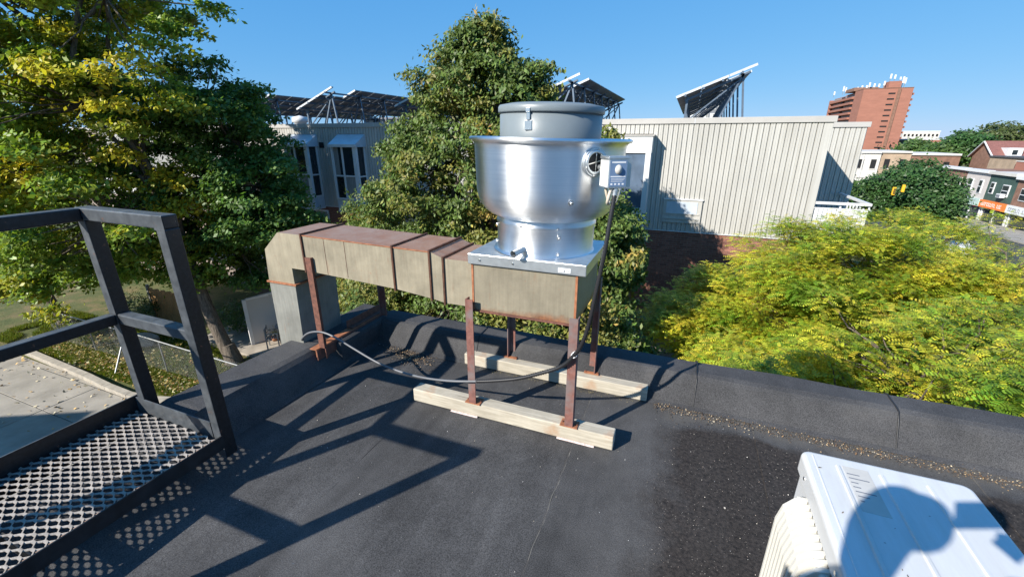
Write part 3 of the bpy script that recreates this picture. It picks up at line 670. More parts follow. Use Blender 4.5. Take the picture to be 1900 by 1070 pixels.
def seam(x, zb, zt, w=0.011, pr=0.011):
    m = MB()
    m.box((x-w/2, DY0-pr, zb-pr), (x+w/2, DY0+0.002, zt+pr)); m.box((x-w/2, DY1-0.002, zb-pr), (x+w/2, DY1+pr, zt+pr))
    m.box((x-w/2, DY0+0.002, zt-0.002), (x+w/2, DY1-0.002, zt+pr)); m.box((x-w/2, DY0+0.002, zb-pr), (x+w/2, DY1-0.002, zb+0.002))
    m.build('flange_seam', 'seam', duct)
ZT, ZB = 1.036, 0.788
seg(FX0-0.21, FX0, 0.707, 0.985, 0.707, 0.985)
seg(-1.36, FX0-0.21, 0.722, 1.018, 0.707, 0.985)
seg(-1.625, -1.36, 0.750, 1.022, 0.722, 1.018)
seg(-2.37, -1.625, ZB, ZT, 0.750, 1.022)
seam(FX0-0.21, 0.707, 0.985); seam(-1.36, 0.722, 1.018); seam(-1.625, 0.75, 1.022); seam(-2.36, ZB, ZT)
# cross-broken creases
for x, c in ((-2.17, 0.78), (-2.0, 0.77)):
    B('crease', 'seam', (x-0.0015, DY0-0.0012, ZB-0.008+0.0), (x+0.0015, DY0+0.002, ZT-0.012), duct)
for a, b, za, zb in ((-2.36, -1.625, ZT, 1.022), (-1.625, -1.36, 1.022, 1.018)):
    m = MB(); m.bar((a, DY0-0.001, za-0.002), (b, DY0-0.001, zb-0.002), 0.006, 0.006); m.build('edge_fold', 'rustbright', duct)
# chamfered elbow turning down over the roof edge
px = [(-2.37, ZB), (-2.37, ZT), (-2.575, 1.035), (-2.728, 0.905), (-2.735, 0.675), (-2.49, 0.665), (-2.50, 0.79)]
px = [(-2.37, ZB), (-2.37, ZT), (-2.578, ZT), (-2.728, 0.905), (-2.745, 0.672), (-2.497, 0.663), (-2.497, 0.789)]
n = len(px); vs = [(x, DY0, z) for x, z in px] + [(x, DY1, z) for x, z in px]
m = MB(); m.add(vs, [(5,6,3,4), (6,0,1,2,3), (n+4,n+3,n+6,n+5), (n+3,n+2,n+1,n+0,n+6)] + [(i, (i+1)%n, n+(i+1)%n, n+i)[::-1] for i in range(n)])
m.build('elbow', 'duct', duct)
m = MB(); m.box((-2.757, DY0-0.012, 0.660), (-2.475, DY1+0.01, 0.672)); m.build('flange_seam', 'rustbright', duct)
m = MB(); m.hexa([(-2.79,DY0,-1.2),(-2.60,DY0,-1.2),(-2.60,DY1+.04,-1.2),(-2.79,DY1+.04,-1.2),(-2.745,DY0,0.660),(-2.494,DY0,0.660),(-2.494,DY1,0.660),(-2.745,DY1,0.660)])
m = MB(); m.hexa([(-2.80,DY0,-4.2),(-2.68,DY0,-4.2),(-2.68,DY1+.04,-4.2),(-2.80,DY1+.04,-4.2),(-2.745,DY0,0.660),(-2.494,DY0,0.660),(-2.494,DY1,0.660),(-2.745,DY1,0.660)])
m.build('drop_section', 'dropduct', duct)
def angle_leg(x, y, z0, z1, sx, sy, mat='rustleg', w=0.045, t=0.006, parent=None, nm='leg'):
    # L-section: flanges run from the corner (x,y) towards sx and sy
    m = MB(); m.box((x, y, z0), (x+sx*w, y+sy*t, z1)); m.box((x, y+sy*t, z0), (x+sx*t, y+sy*w, z1)); 
    return m.build(nm, mat, parent or duct)
zt = 0.095+0.012
for (x, y, sx, sy, z1) in ((-1.085, 1.994, 1, 1, 0.79), (-0.43, 1.994, -1, 1, 0.77), (-1.085, 2.665, 1, -1, 0.80), (-0.43, 2.665, -1, -1, 0.80)):
    m = MB(); d = 0.047
    m.box((x, y, zt), (x+sx*d, y+sy*0.006, z1)); m.box((x, y+sy*0.006, zt), (x+sx*0.006, y+sy*d, z1)); m.build('leg', 'rustleg', duct)
    pl_ = MB(); pl_.bbox((min(x, x+sx*d)-0.028, min(y, y+sy*d)-0.004, zt-0.006), (max(x, x+sx*d)+0.028, max(y, y+sy*d)+0.02, zt), 0.002, 1); pl_.build('foot_plate', 'rustbright', duct)
    for bx in (-0.018, 0.065): 
        q = MB(); q.tube([(x+sx*bx, y+sy*0.03, zt-0.001), (x+sx*bx, y+sy*0.03, zt+0.006)], 0.006, 6); q.build('bolt', 'rust', duct)

# welded support on the left parapet
ds = thing('duct_support', 'rusty welded steel stand on the left parapet holding up the duct', 'stand', (-2.3, 2.3, 0.2))
m = MB(); m.box((-2.385, 2.02, 0.208), (-2.325, 2.83, 0.214)); m.box((-2.331, 2.02, 0.155), (-2.325, 2.83, 0.208)); m.build('base_angle', 'rustbright', ds)
B('base_web', 'rust', (-2.3248, 2.02, 0.13), (-2.318, 2.83, 0.2085), ds)
m = MB(); m.box((-2.335, 2.062, 0.214), (-2.285, 2.068, 0.89)); m.box((-2.291, 2.0685, 0.13), (-2.285, 2.084, 0.89)); m.build('post', 'rust', ds)
m = MB(); m.box((-2.29, 2.72, 0.214), (-2.24, 2.726, 0.80)); m.box((-2.296, 2.7, 0.214), (-2.29, 2.726, 0.80)); m.build('post', 'rustleg', ds)
m = MB(); m.bbox((-2.385, 2.40, 0.215), (-2.377, 2.80, 0.275), 0.001, 1); m.box((-2.376, 2.40, 0.216), (-2.33, 2.80, 0.222)); m.build('short_angle', 'rust', ds)
B('weld_tick', 'label', (-2.3245, 2.26, 0.16), (-2.3165, 2.268, 0.20), ds)

# ============================================================ FAN
fan = thing('exhaust_fan', 'round spun-aluminium upblast exhaust fan with grey lid and switch box', 'fan', (-0.735, 2.315, 1.035))
m = MB(); m.bbox((FX0-0.016, FY0-0.017, 0.992), (FX1+0.045, FY1+0.02, 1.052), 0.004, 2); m.build('base_plate', 'galv', fan)
fc = (-0.722, 2.318, 0.0); TX = math.radians(1.3)
def fpart(prof, nm, mat, n=96, parent=None, a0=0, a1=2*PI):
    m = MB(); m.lathe(prof, n, (0, 0, 0), a0, a1); o = m.build(nm, mat); o.parent = parent or fan
    # spin axis leans slightly, object origin on the axis
    if parent is None:
        o.matrix_parent_inverse = WM(fan).inverted(); o.location = (fc[0], fc[1], 1.052); o.rotation_euler = (0, TX, 0)
    return o
neck = fpart([(0.293, 0.0), (0.290, 0.004), (0.276, 0.008), (0.274, 0.012), (0.274, 0.150), (0.280, 0.156), (0.280, 0.172), (0.274, 0.178), (0.274, 0.20)], 'neck', 'alu')
bowl = fpart([(0.262, 0.190), (0.290, 0.196), (0.318, 0.208), (0.345, 0.228), (0.368, 0.256), (0.383, 0.290), (0.391, 0.325), (0.394, 0.37), (0.398, 0.45), (0.402, 0.54), (0.4035, 0.563),
  (0.409, 0.575), (0.418, 0.581), (0.427, 0.582), (0.432, 0.588), (0.431, 0.596), (0.422, 0.600), (0.405, 0.598), (0.396, 0.59), (0.392, 0.575), (0.388, 0.40), (0.37, 0.28), (0.31, 0.215), (0.262, 0.2)], 'bowl', 'alu', 128)
lidb = fpart([(0.262, 0.52), (0.268, 0.535), (0.268, 0.708), (0.262, 0.712), (0.262, 0.716)], 'motor_housing', 'lid')
lidt = fpart([(0.262, 0.714), (0.276, 0.716), (0.278, 0.722), (0.278, 0.742), (0.272, 0.752), (0.22, 0.762), (0.10, 0.768), (0.0, 0.770)], 'lid', 'lid')
shelf = fpart([(0.0, 0.55), (0.26, 0.55), (0.39, 0.53)], 'inner_shelf', 'dark')
R0 = Matrix.Translation((fc[0], fc[1], 1.052)) @ Matrix.Rotation(TX, 4, 'Y')
def fp(a, r, z): return R0 @ Vector((r*math.cos(math.radians(a)), r*math.sin(math.radians(a)), z))
def knob(a, r, z, rad, ln, nm='bolt', mat='zinc_bolt', parent=None):
    p = fp(a, r, z); q = fp(a, r+ln, z); m = MB(); m.tube([p, p.lerp(q, 0.7), q], [rad, rad, rad*0.55], 10); m.tube([p, p.lerp(q, 0.25)], rad*1.6, 12); return m.build(nm, mat, parent or fan)
for a, z in ((-158, 0.13), (-158, 0.035), (-58, 0.115), (-58, 0.028), (-100, 0.165), (-60, 0.164), (40, 0.12), (100, 0.12)): knob(a, 0.274, z, 0.0065, 0.010)
for a, z in ((-168, 0.325), (-56, 0.312), (20, 0.32)): knob(a, 0.391, z, 0.008, 0.012)
# drain pipe at the foot of the neck
dp0 = fp(-97, 0.268, 0.048); dp1 = dp0 + Vector((-0.028, -0.085, -0.012))
m = MB(); m.tube([dp0, dp1], 0.018, 20, False); m.tube([dp0, dp1], 0.0155, 20, False); m.build('drain_pipe', 'galv', fan)
m = MB(); m.tube([dp0.lerp(dp1, 0.5), dp0.lerp(dp1, 0.52)], 0.0154, 16); m.build('drain_bore', 'dark', fan)
# latch on the lid
for (zz, w_, h_, r_) in ((0.655, 0.036, 0.045, 0.2695), (0.705, 0.018, 0.055, 0.2735), (0.722, 0.022, 0.02, 0.280)):
    c = fp(-96, r_, zz); m = MB(); m.bbox(c-Vector((w_/2, 0.004, h_/2)), c+Vector((w_/2, 0.004, h_/2)), 0.002, 2); m.build('latch', 'zinc_bolt', fan)
# plate bolts and rating label
for x in (-1.0, -0.805): 
    m = MB(); m.tube([(x, FY0-0.017, 1.02), (x, FY0-0.021, 1.02)], 0.006, 10); m.build('bolt', 'zinc_bolt', fan)
lb = B('rating_label', 'label', (-0.555, FY0-0.0190, 1.003), (-0.49, FY0-0.0172, 1.026), fan)
m = MB(); 
for k, (x, z, w_) in enumerate(((-0.548, 1.018, 0.02), (-0.548, 1.011, 0.014), (-0.505, 1.018, 0.008), (-0.508, 1.010, 0.012))): m.box((x, FY0-0.0196, z), (x+w_, FY0-0.0191, z+0.0025))
m.add([(-0.528, FY0-0.0196, 1.007), (-0.516, FY0-0.0196, 1.007), (-0.522, FY0-0.0196, 1.019)], [(0,1,2)]); m.build('label_print', 'ink', lb)
# wiring port with cross bars
pa = -41.0
pc = fp(pa, 0.4035, 0.498); nrm = (fp(pa, 1, 0.5)-fp(pa, 0, 0.5)).normalized(); tx = Vector((-nrm.y, nrm.x, 0)).normalized(); tz = nrm.cross(tx)
if tz.z < 0: tz = -tz
def ringpts(c, r, n=40): return [c + tx*(r*math.cos(2*PI*k/n)) + tz*(r*math.sin(2*PI*k/n)) for k in range(n+1)]
m = MB(); m.tube(ringpts(pc+nrm*0.004, 0.050), 0.0085, 10, False); m.tube(ringpts(pc+nrm*0.001, 0.061), 0.006, 8, False); port = m.build('port_ring', 'galv', fan)
m = MB(); m.tube([pc+nrm*0.0025, pc+nrm*0.0035], 0.047, 32); m.build('port_opening', 'dark', fan)
m = MB(); m.bar(pc-tz*0.047+nrm*0.006, pc+tz*0.047+nrm*0.006, 0.004, 0.003, nrm); m.bar(pc-tx*0.047-tz*0.008+nrm*0.0068, pc+tx*0.047+tz*0.012+nrm*0.0068, 0.004, 0.003, nrm); m.build('port_bar', 'zinc_bolt', port)
for a in (80, 200, 260, 330):
    q = pc + tx*(0.058*math.cos(math.radians(a))) + tz*(0.058*math.sin(math.radians(a))); m = MB(); m.tube([q, q+nrm*0.010], 0.0045, 8); m.build('screw', 'zinc_bolt', port)
m = MB(); gl = pc + tx*0.024 - tz*0.022; m.tube([gl-nrm*0.005, gl+nrm*0.02], 0.0125, 14); m.tube([gl+nrm*0.02, gl+nrm*0.021], 0.010, 14); m.build('cable_gland', 'galv', port)
# switch box on a bracket
sb = MB(); BX0, BX1, BY0, BY1, BZ0, BZ1 = -0.338, -0.270, 1.985, 2.07, 1.443, 1.577
def boxrot(pts, c, a):
    ca, sa = math.cos(a), math.sin(a); return [(c[0]+(x-c[0])*ca-(y-c[1])*sa, c[1]+(x-c[0])*sa+(y-c[1])*ca, z) for x, y, z in pts]
sc = (-0.300, 2.02); SA = math.radians(33)
def sbox(nm, mat, a, b, parent, r=0.003):
    m = MB(); m.bbox(a, b, r, 2) if r else m.box(a, b); m.v = boxrot(m.v, sc, SA); return m.build(nm, mat, parent)
# pale side towards the left, blue label on the cover
bx = sbox('switch_box', 'galv', (-0.352, 1.985, 1.436), (-0.262, 2.085, 1.570), fan)
sbox('box_rim', 'galv', (-0.355, 1.982, 1.562), (-0.259, 2.088, 1.574), bx, 0.002)
sbox('box_side', 'white', (-0.3530, 1.990, 1.442), (-0.3522, 2.080, 1.556), bx, 0)
lbl = sbox('front_label', 'bluelabel', (-0.347, 1.9835, 1.445), (-0.268, 1.9847, 1.557), bx, 0)
sbox('label_band', 'label', (-0.343, 1.9832, 1.486), (-0.272, 1.9834, 1.490), lbl, 0)
m = MB()
for k in range(4):
    xx = -0.341+0.018*k; m.box((xx, 1.9829, 1.452), (xx+0.009, 1.9834, 1.459))
for k in range(3): m.box((-0.340, 1.9829, 1.466+0.006*k), (-0.285+0.006*k, 1.9834, 1.4675+0.006*k))
m.box((-0.340, 1.9829, 1.546), (-0.275, 1.9834, 1.552))
m.v = boxrot(m.v, sc, SA); m.build('label_print', 'label', lbl)['kind'] = 'stuff'
m = MB(); m.lathe([(0.0, 0.012), (0.012, 0.010), (0.017, 0.0), (0.018, -0.004)], 20)
m.v = [(-0.307+v[0], 1.9835-v[2], 1.518+v[1]*1.25) for v in m.v]; m.v = boxrot(m.v, sc, SA); m.build('switch_knob', 'sticker', bx)
sbox('bracket', 'galv', (-0.262, 2.080, 1.43), (-0.20, 2.084, 1.57), fan, 0)
m = MB(); m.tube([(-0.296, 2.0, 1.437), (-0.297, 1.999, 1.405)], 0.0135, 14); m.tube([(-0.296, 2.0, 1.43), (-0.296, 2.0, 1.42)], 0.017, 6); m.build('conduit_fitting', 'galv', bx)
def bez(P, n=12):
    out = []; P = [Vector(p) for p in P]
    for i in range(len(P)-1):
        a = P[max(i-1, 0)]; b = P[i]; c = P[i+1]; d = P[min(i+2, len(P)-1)]
        for k in range(n):
            t = k/n; out.append(0.5*((2*b)+(-a+c)*t+(2*a-5*b+4*c-d)*t*t+(-a+3*b-3*c+d)*t*t*t))
    out.append(P[-1]); return out
g2 = gl+nrm*0.02
m = MB(); m.tube(bez([g2, g2+nrm*0.025+Vector((0.012, -0.01, -0.01)), (g2.x+0.028, g2.y-0.035, 1.50), (g2.x+0.032, g2.y-0.02, 1.42), (g2.x+0.048, g2.y-0.01, 1.362), (-0.325, 1.985, 1.375), (-0.312, 1.985, 1.437)]), 0.0072, 10); m.build('whip_cable', 'cream_cable', fan)

# black corrugated conduit from the box down to the leg, looping over the roof to the left
C0 = [(-0.297, 1.999, 1.405), (-0.305, 1.985, 1.30), (-0.320, 1.965, 1.12), (-0.345, 1.955, 0.93), (-0.365, 1.95, 0.78), (-0.395, 1.955, 0.66), (-0.437, 1.966, 0.575), (-0.507, 1.97, 0.492), (-0.628, 1.97, 0.423), (-0.755, 1.97, 0.363), (-0.90, 1.972, 0.315), (-1.02, 1.974, 0.282)]
pts = bez(C0, 10)
# resample evenly so that the corrugation is regular
def resample(pts, step):
    out = [pts[0]]; acc = 0
    for a, b in zip(pts[:-1], pts[1:]):
        L = (b-a).length; t = step-acc
        while t <= L: out.append(a.lerp(b, t/L)); t += step
        acc = (acc+L) % step if step else 0
        acc = L-(t-step)
    return out
rp = resample(pts, 0.0075)
cd = thing('conduit', 'black corrugated conduit hanging from the switch box and tied to a leg', 'conduit', (-0.3, 2.0, 1.4))
m = MB(); m.tube(rp, [0.0125 if k % 2 else 0.0088 for k in range(len(rp))], 10); m.build('corrugated_tube', 'conduit', cd)
p = Vector((-0.437, 1.966, 0.575)); m = MB(); m.tube([p+Vector((0.016*math.cos(a), 0.016*math.sin(a)+0.010, 0.008*math.cos(a)+0.010*math.sin(a))) for a in [2*PI*k/20 for k in range(21)]], 0.0038, 8, False); m.build('cable_tie', 'label', cd)
C1 = [(-1.02, 1.974, 0.282), (-1.2, 1.98, 0.24), (-1.4, 2.0, 0.205), (-1.6, 2.03, 0.187), (-1.8, 2.045, 0.207), (-2.0, 2.05, 0.272), (-2.13, 2.05, 0.322), (-2.24, 2.05, 0.349), (-2.33, 2.05, 0.345), (-2.41, 2.05, 0.318), (-2.48, 2.06, 0.268), (-2.54, 2.10, 0.215), (-2.57, 2.18, 0.19)]
m = MB(); m.tube(bez(C1, 8), 0.0072, 8); tag(m.build('grey_cable', 'greycable'), 'thin grey cable sagging from the black conduit to the left parapet', 'cable')
# ============================================================ STEEL PLATFORM (left)
pf = thing('steel_platform', 'black steel landing with worn expanded-metal floor and guard rails over the roof edge', 'platform', (-2.4, 0.5, 0.1))
PX0, PX1, PY0, PY1, PZ = -2.71, -2.07, -0.13, 1.195, 0.186
B('side_channel', 'black', (PX1+0.0, PY0, 0.128), (PX1+0.007, PY1-0.06, 0.203), pf)
B('side_channel', 'rail', (PX0-0.052, PY0, 0.075), (PX0-0.045, PY1+0.01, 0.275), pf)
B('ledge', 'rail', (PX1-0.022, PY0, 0.166), (PX1-0.0005, PY1-0.07, 0.172), pf)
B('ledge', 'rail', (PX0-0.044, PY0, 0.168), (PX0+0.004, PY1-0.07, 0.174), pf)
for y in (0.02, 0.42, 0.82): B('cross_bearer', 'black', (PX0-0.044, y, 0.11), (PX1-0.001, y+0.006, 0.167), pf)
B('toe_plate', 'rail', (PX0-0.044, PY1-0.066, 0.10), (PX1-0.062, PY1-0.060, 0.268), pf)
# expanded metal: antiphase zigzag strands joined at their knuckles
def expanded(x0, x1, y0, y1, z, pitch=0.083, s=0.0184, w=0.0088, t=0.0028):
    m = MB(); k = 0; y = y0
    while y < y1:
        x = x0; base = y; ph = 1 if k % 2 else -1; j = 0
        seq = [(0.0, 1), (0.24, 1), (0.5, -1), (0.74, -1), (1.0, 1)]
        pts = []
        while x0 + j*pitch < x1 + pitch:
            for q, sgn in seq[:-1]: pts.append((x0 + (j+q-0.1)*pitch, sgn*ph))
            j += 1
        pts = [(a, b) for a, b in pts if x0-0.02 <= a <= x1+0.004]
        for (xa, sa), (xb, sb_) in zip(pts[:-1], pts[1:]):
            ya, yb = base+sa*s/2*0.9, base+sb_*s/2*0.9
            za, zb = z + 0.0032*sa*ph*0, z
            # strand leans: its +Y edge sits higher, as in rolled mesh
            hw = w/2; dz = 0.0020
            m.hexa([(xa, ya-hw, z-dz-t), (xb, yb-hw, z-dz-t), (xb, yb+hw, z+dz-t), (xa, ya+hw, z+dz-t),
                    (xa, ya-hw, z-dz), (xb, yb-hw, z-dz), (xb, yb+hw, z+dz), (xa, ya+hw, z+dz)])
        y += s; k += 1
    return m
expanded(PX0-0.035, PX1-0.016, PY0, PY1-0.075, PZ).build('expanded_mesh', 'mesh', pf)
m = MB(); y = PY0+0.012
while y < PY1-0.08:
    m.hexa([(PX1-0.024, y-0.006, PZ-0.004), (PX1-0.004, y-0.004, PZ-0.006), (PX1-0.004, y+0.004, PZ-0.006), (PX1-0.024, y+0.006, PZ-0.004),
            (PX1-0.024, y-0.006, PZ+0.003), (PX1-0.004, y-0.004, PZ+0.001), (PX1-0.004, y+0.004, PZ+0.001), (PX1-0.024, y+0.006, PZ+0.003)]); y += 0.0368
m.build('cut_mesh_ends', 'meshend', pf)
RT, RM, RW = 1.336, 0.785, 0.06
def post(x, y, z0, z1=RT): 
    m = MB(); m.bbox((x-0.03, y-0.0325, z0), (x+0.03, y+0.0325, z1-0.061), 0.005, 2); return m.build('post', 'rail', pf)
def rail(a, b, z, w=0.06, h=0.06):
    m = MB(); lo = (min(a[0], b[0])-0.0305, min(a[1], b[1])-0.033, z-h); hi = (max(a[0], b[0])+0.0305, max(a[1], b[1])+0.033, z); m.bbox(lo, hi, 0.006, 2); return m
Cn, Cf, Bn, Bf = (-2.10, 1.1625), (-2.70, 1.1625), (-2.08, -0.09), (-2.70, -0.09)
for c, z0 in ((Cn, 0.06), (Cf, 0.08), (Bn, 0.06), (Bf, 0.08)): post(*c, z0)
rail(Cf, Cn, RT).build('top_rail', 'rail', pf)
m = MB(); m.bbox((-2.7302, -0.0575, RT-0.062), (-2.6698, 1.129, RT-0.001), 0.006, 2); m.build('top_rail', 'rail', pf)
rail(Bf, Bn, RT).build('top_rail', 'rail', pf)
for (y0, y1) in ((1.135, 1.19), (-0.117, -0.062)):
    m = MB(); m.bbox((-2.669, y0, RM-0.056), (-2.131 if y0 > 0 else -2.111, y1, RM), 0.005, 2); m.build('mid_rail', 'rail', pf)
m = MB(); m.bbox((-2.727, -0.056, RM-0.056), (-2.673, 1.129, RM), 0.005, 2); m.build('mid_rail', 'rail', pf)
B('weld_plate', 'rail', (-2.135, 1.128, RT-0.066), (-2.065, 1.1295, RT-0.003), pf)
# brackets that carry the landing off the wall
for y in (0.0, 1.0):
    m = MB(); m.bar((-2.70, y, 0.08), (-2.70, y, -2.4), 0.06, 0.06, (0, 1, 0)); m.build('hanger', 'black', pf)

# ============================================================ WHITE ROOFTOP UNIT (bottom right)
ac = thing('air_conditioner', 'white outdoor air-conditioning unit with ribbed top and finned side grille', 'air conditioner', (0.75, 0.8, 0))
AX0, AX1, AY0, AY1, AZ = 0.442, 0.862, -0.10, 1.378, 0.715
AY0 = 0.35
def roundbox(x0, x1, y0, y1, z0, z1, r, seg=4, top=0.012):
    bm = bmesh.new(); bmesh.ops.create_cube(bm, size=1)
    for v in bm.verts: v.co = Vector(((x0+x1)/2+v.co.x*(x1-x0), (y0+y1)/2+v.co.y*(y1-y0), (z0+z1)/2+v.co.z*(z1-z0)))
    ve = [e for e in bm.edges if abs(e.verts[0].co.z-e.verts[1].co.z) > 1e-4]
    bmesh.ops.bevel(bm, geom=ve, offset=r, segments=seg, profile=0.5, affect='EDGES')
    te = [e for e in bm.edges if e.verts[0].co.z > z1-1e-5 and e.verts[1].co.z > z1-1e-5]
    bmesh.ops.bevel(bm, geom=te, offset=top, segments=3, profile=0.5, affect='EDGES')
    bm.verts.index_update(); m = MB(); m.add([v.co.copy() for v in bm.verts], [[v.index for v in f.verts] for f in bm.faces]); bm.free(); return m
roundbox(AX0+0.012, AX1-0.004, AY0+0.01, AY1-0.006, 0.03, AZ-0.05, 0.02).build('casing', 'acwhite', ac)
m = roundbox(AX0, AX1, AY0, AY1, AZ-0.06, AZ, 0.028, 5, 0.012); m.build('top_panel', 'acwhite', ac)
# shallow ribs pressed into the top, running along it
def rib(x, y0, y1, w=0.012, h=0.004, nm='top_rib', mat='acwhite'):
    m = MB(); s_ = [(-w/2, 0), (-w/4, h), (w/4, h), (w/2, 0)]
    vs = [(x+a, y, AZ-0.0005+b) for y in (y0, y1) for a, b in s_]; m.add(vs, [(0,1,5,4),(1,2,6,5),(2,3,7,6),(3,2,1,0),(4,5,6,7)]); return m.build(nm, mat, ac)
for x in (AX0+0.088, AX0+0.195, AX0+0.305): rib(x, AY0+0.04, AY1-0.05, 0.014, 0.0045)
for x in (AX0+0.030,): rib(x, AY0+0.03, AY1-0.02, 0.006, 0.002)
m = MB(); m.bbox((AX0+0.10, 1.155, AZ-0.0006), (AX0+0.165, 1.335, AZ+0.0008), 0.0003, 1); m.build('rating_sticker', 'sticker', ac)
for y in (AY1-0.10, AY1-0.42, AY1-0.80): 
    m = MB(); m.tube([(AX0+0.001, y, AZ-0.035), (AX0-0.003, y, AZ-0.035)], 0.006, 10); m.build('screw', 'zinc_bolt', ac)
B('panel_gap', 'dark', (AX0+0.0115, AY0+0.05, AZ-0.0635), (AX0+0.30, AY1-0.02, AZ-0.0605), ac)
m = MB()
for k in range(7): m.box((AX0+0.104+0.0005*k, 1.30-0.018*k, AZ+0.0009), (AX0+0.135+0.02*math.sin(k*1.9), 1.3045-0.018*k, AZ+0.0011))
m.build('sticker_print', 'greyfac', ac)['kind'] = 'stuff'
# bulging side grille of upright fins
gx = AX0+0.012
m = roundbox(gx-0.028, gx, AY0+0.06, AY1-0.115, 0.07, AZ-0.085, 0.008, 2, 0.01); m.build('grille_frame', 'accream', ac)
def fin_mesh():
    prof = [(0.0, 0.0), (-0.040, 0.02), (-0.062, 0.06), (-0.066, 0.12), (-0.066, 0.50), (-0.055, 0.555), (-0.030, 0.590), (0.0, 0.60)]
    t = 0.011; n = len(prof); vs = [(x, -t/2, z) for x, z in prof] + [(x, t/2, z) for x, z in prof]
    m = MB(); m.add(vs, [tuple(range(n)), tuple(range(2*n-1, n-1, -1))] + [(i, n+i, n+(i+1)%n, (i+1)%n) for i in range(n)]); return m
fm = fin_mesh().build('grille_fin', 'accream', ac); fm.location = (gx-0.005, AY1-0.14, 0.04)
k = 1; y = AY1-0.14-0.0265
while y > AY0+0.08:
    inst(fm, 'grille_fin', ac, (gx-0.005, y, 0.04)); y -= 0.0265
for x in (AX0+0.06, AX1-0.06):
    for y in (AY0+0.1, AY1-0.12): B('foot', 'rail', (x-0.025, y-0.03, 0.006), (x+0.025, y+0.03, 0.03), ac)
m = MB()
for x, y, l, a in ((0.478, 1.30, 0.008, 0.3), (0.492, 1.13, 0.006, 0.9), (0.56, 1.06, 0.003, 0), (0.83, 1.05, 0.005, .5), (0.60, 1.12, 0.003, 1), (0.57, 0.99, 0.004, 1.4), (0.575, 0.975, 0.006, 1.5), (0.58, 0.955, 0.004, 1.2), (0.70, 1.2, 0.003, 0), (0.75, 1.28, 0.004, 2)):
    c, s_ = math.cos(a)*l, math.sin(a)*l; m.add([(x-c, y-s_, AZ+0.001), (x+s_*.3, y-c*.3, AZ+0.0012), (x+c, y+s_, AZ+0.001), (x-s_*.3, y+c*.3, AZ+0.0016)], [(0,1,2,3)])
for xx in m.v: pass
tag(m.build('leaf_crumbs', 'bark'), 'few tiny dark crumbs of leaf lying on the white unit top', 'litter', None, 'stuff')

# ============================================================ THE PHOTOGRAPHER (casts the shadow on the unit)
def skin_body(name, J, E, mat, parent=None, sub=2, root=0):
    me = bpy.data.meshes.new(name); me.from_pydata([j[0] for j in J], E, []); o = bpy.data.objects.new(name, me); COL.objects.link(o)
    md = o.modifiers.new('skin', 'SKIN'); md.use_smooth_shade = True
    for i, j in enumerate(J):
        sv = me.skin_vertices[0].data[i]; r = j[1]; sv.radius = (r, r) if not isinstance(r, tuple) else r; sv.use_root = (i == root)
    sm = o.modifiers.new('sub', 'SUBSURF'); sm.levels = sub; sm.render_levels = sub
    me.materials.append(M[mat])
    if parent: o.parent = parent; o.matrix_parent_inverse = WM(parent).inverted()
    return o
pe = thing('person', 'person in dark shirt and jeans standing behind the camera holding up a phone', 'person', (-0.28, -0.16, 0))
fwd = Vector((-0.371, 0.928, 0)); rgt = Vector((0.928, 0.371, 0)); bs = Vector((-0.215, -0.135, 0))
def PP(r, f, z): return tuple(bs + rgt*r + fwd*f + Vector((0, 0, z)))
J = [(PP(0,0,0.95), (0.15, 0.11)), (PP(0,0,1.12), (0.13, 0.10)), (PP(0,0.0,1.32), (0.16, 0.11)), (PP(0,0,1.43), (0.09, 0.08)), (PP(0,0.01,1.50), 0.05),
     (PP(0.16,0,1.40), 0.06), (PP(0.27,-0.14,1.18), 0.048), (PP(0.30,-0.08,1.38), 0.038), (PP(0.315,-0.03,1.53), 0.028),
     (PP(-0.16,0,1.40), 0.06), (PP(-0.22,-0.03,1.13), 0.045), (PP(-0.20,0.06,0.92), 0.035), (PP(-0.20,0.10,0.84), 0.026),
     (PP(0.09,0,0.86), 0.095), (PP(0.10,0.03,0.50), 0.06), (PP(0.10,-0.02,0.12), 0.042), (PP(-0.09,0,0.86), 0.095), (PP(-0.10,0.03,0.50), 0.06), (PP(-0.10,-0.02,0.12), 0.042)]
E_ = [(0,1),(1,2),(2,3),(3,4),(2,5),(5,6),(6,7),(7,8),(2,9),(9,10),(10,11),(11,12),(0,13),(13,14),(14,15),(0,16),(16,17),(17,18)]
skin_body('body', J, E_, 'shirt', pe)
skin_body('head', [(PP(0,0,1.47), 0.045), (PP(0,0.012,1.55), 0.055), (PP(0,0.025,1.60), 0.070), (PP(0,0.015,1.68), 0.080), (PP(0,0.0,1.74), 0.055)], [(0,1),(1,2),(2,3),(3,4)], 'skin', pe)
skin_body('hair', [(PP(0,-0.045,1.62), 0.07), (PP(0,-0.02,1.70), 0.085), (PP(0,0.01,1.755), 0.062)], [(0,1),(1,2)], 'hair', pe)
skin_body('trousers', [(PP(0,0,0.98), (0.155, 0.115)), (PP(0.09,0,0.86), 0.10), (PP(0.10,0.03,0.50), 0.072), (PP(0.10,-0.02,0.10), 0.055), (PP(-0.09,0,0.86), 0.10), (PP(-0.10,0.03,0.50), 0.072), (PP(-0.10,-0.02,0.10), 0.055)], [(0,1),(1,2),(2,3),(0,4),(4,5),(5,6)], 'jeans', pe)
for s_ in (1, -1):
    skin_body('shoe', [(PP(0.10*s_, -0.05, 0.055), 0.045), (PP(0.10*s_, 0.06, 0.045), 0.045), (PP(0.11*s_, 0.16, 0.04), 0.036)], [(0,1),(1,2)], 'black', pe)
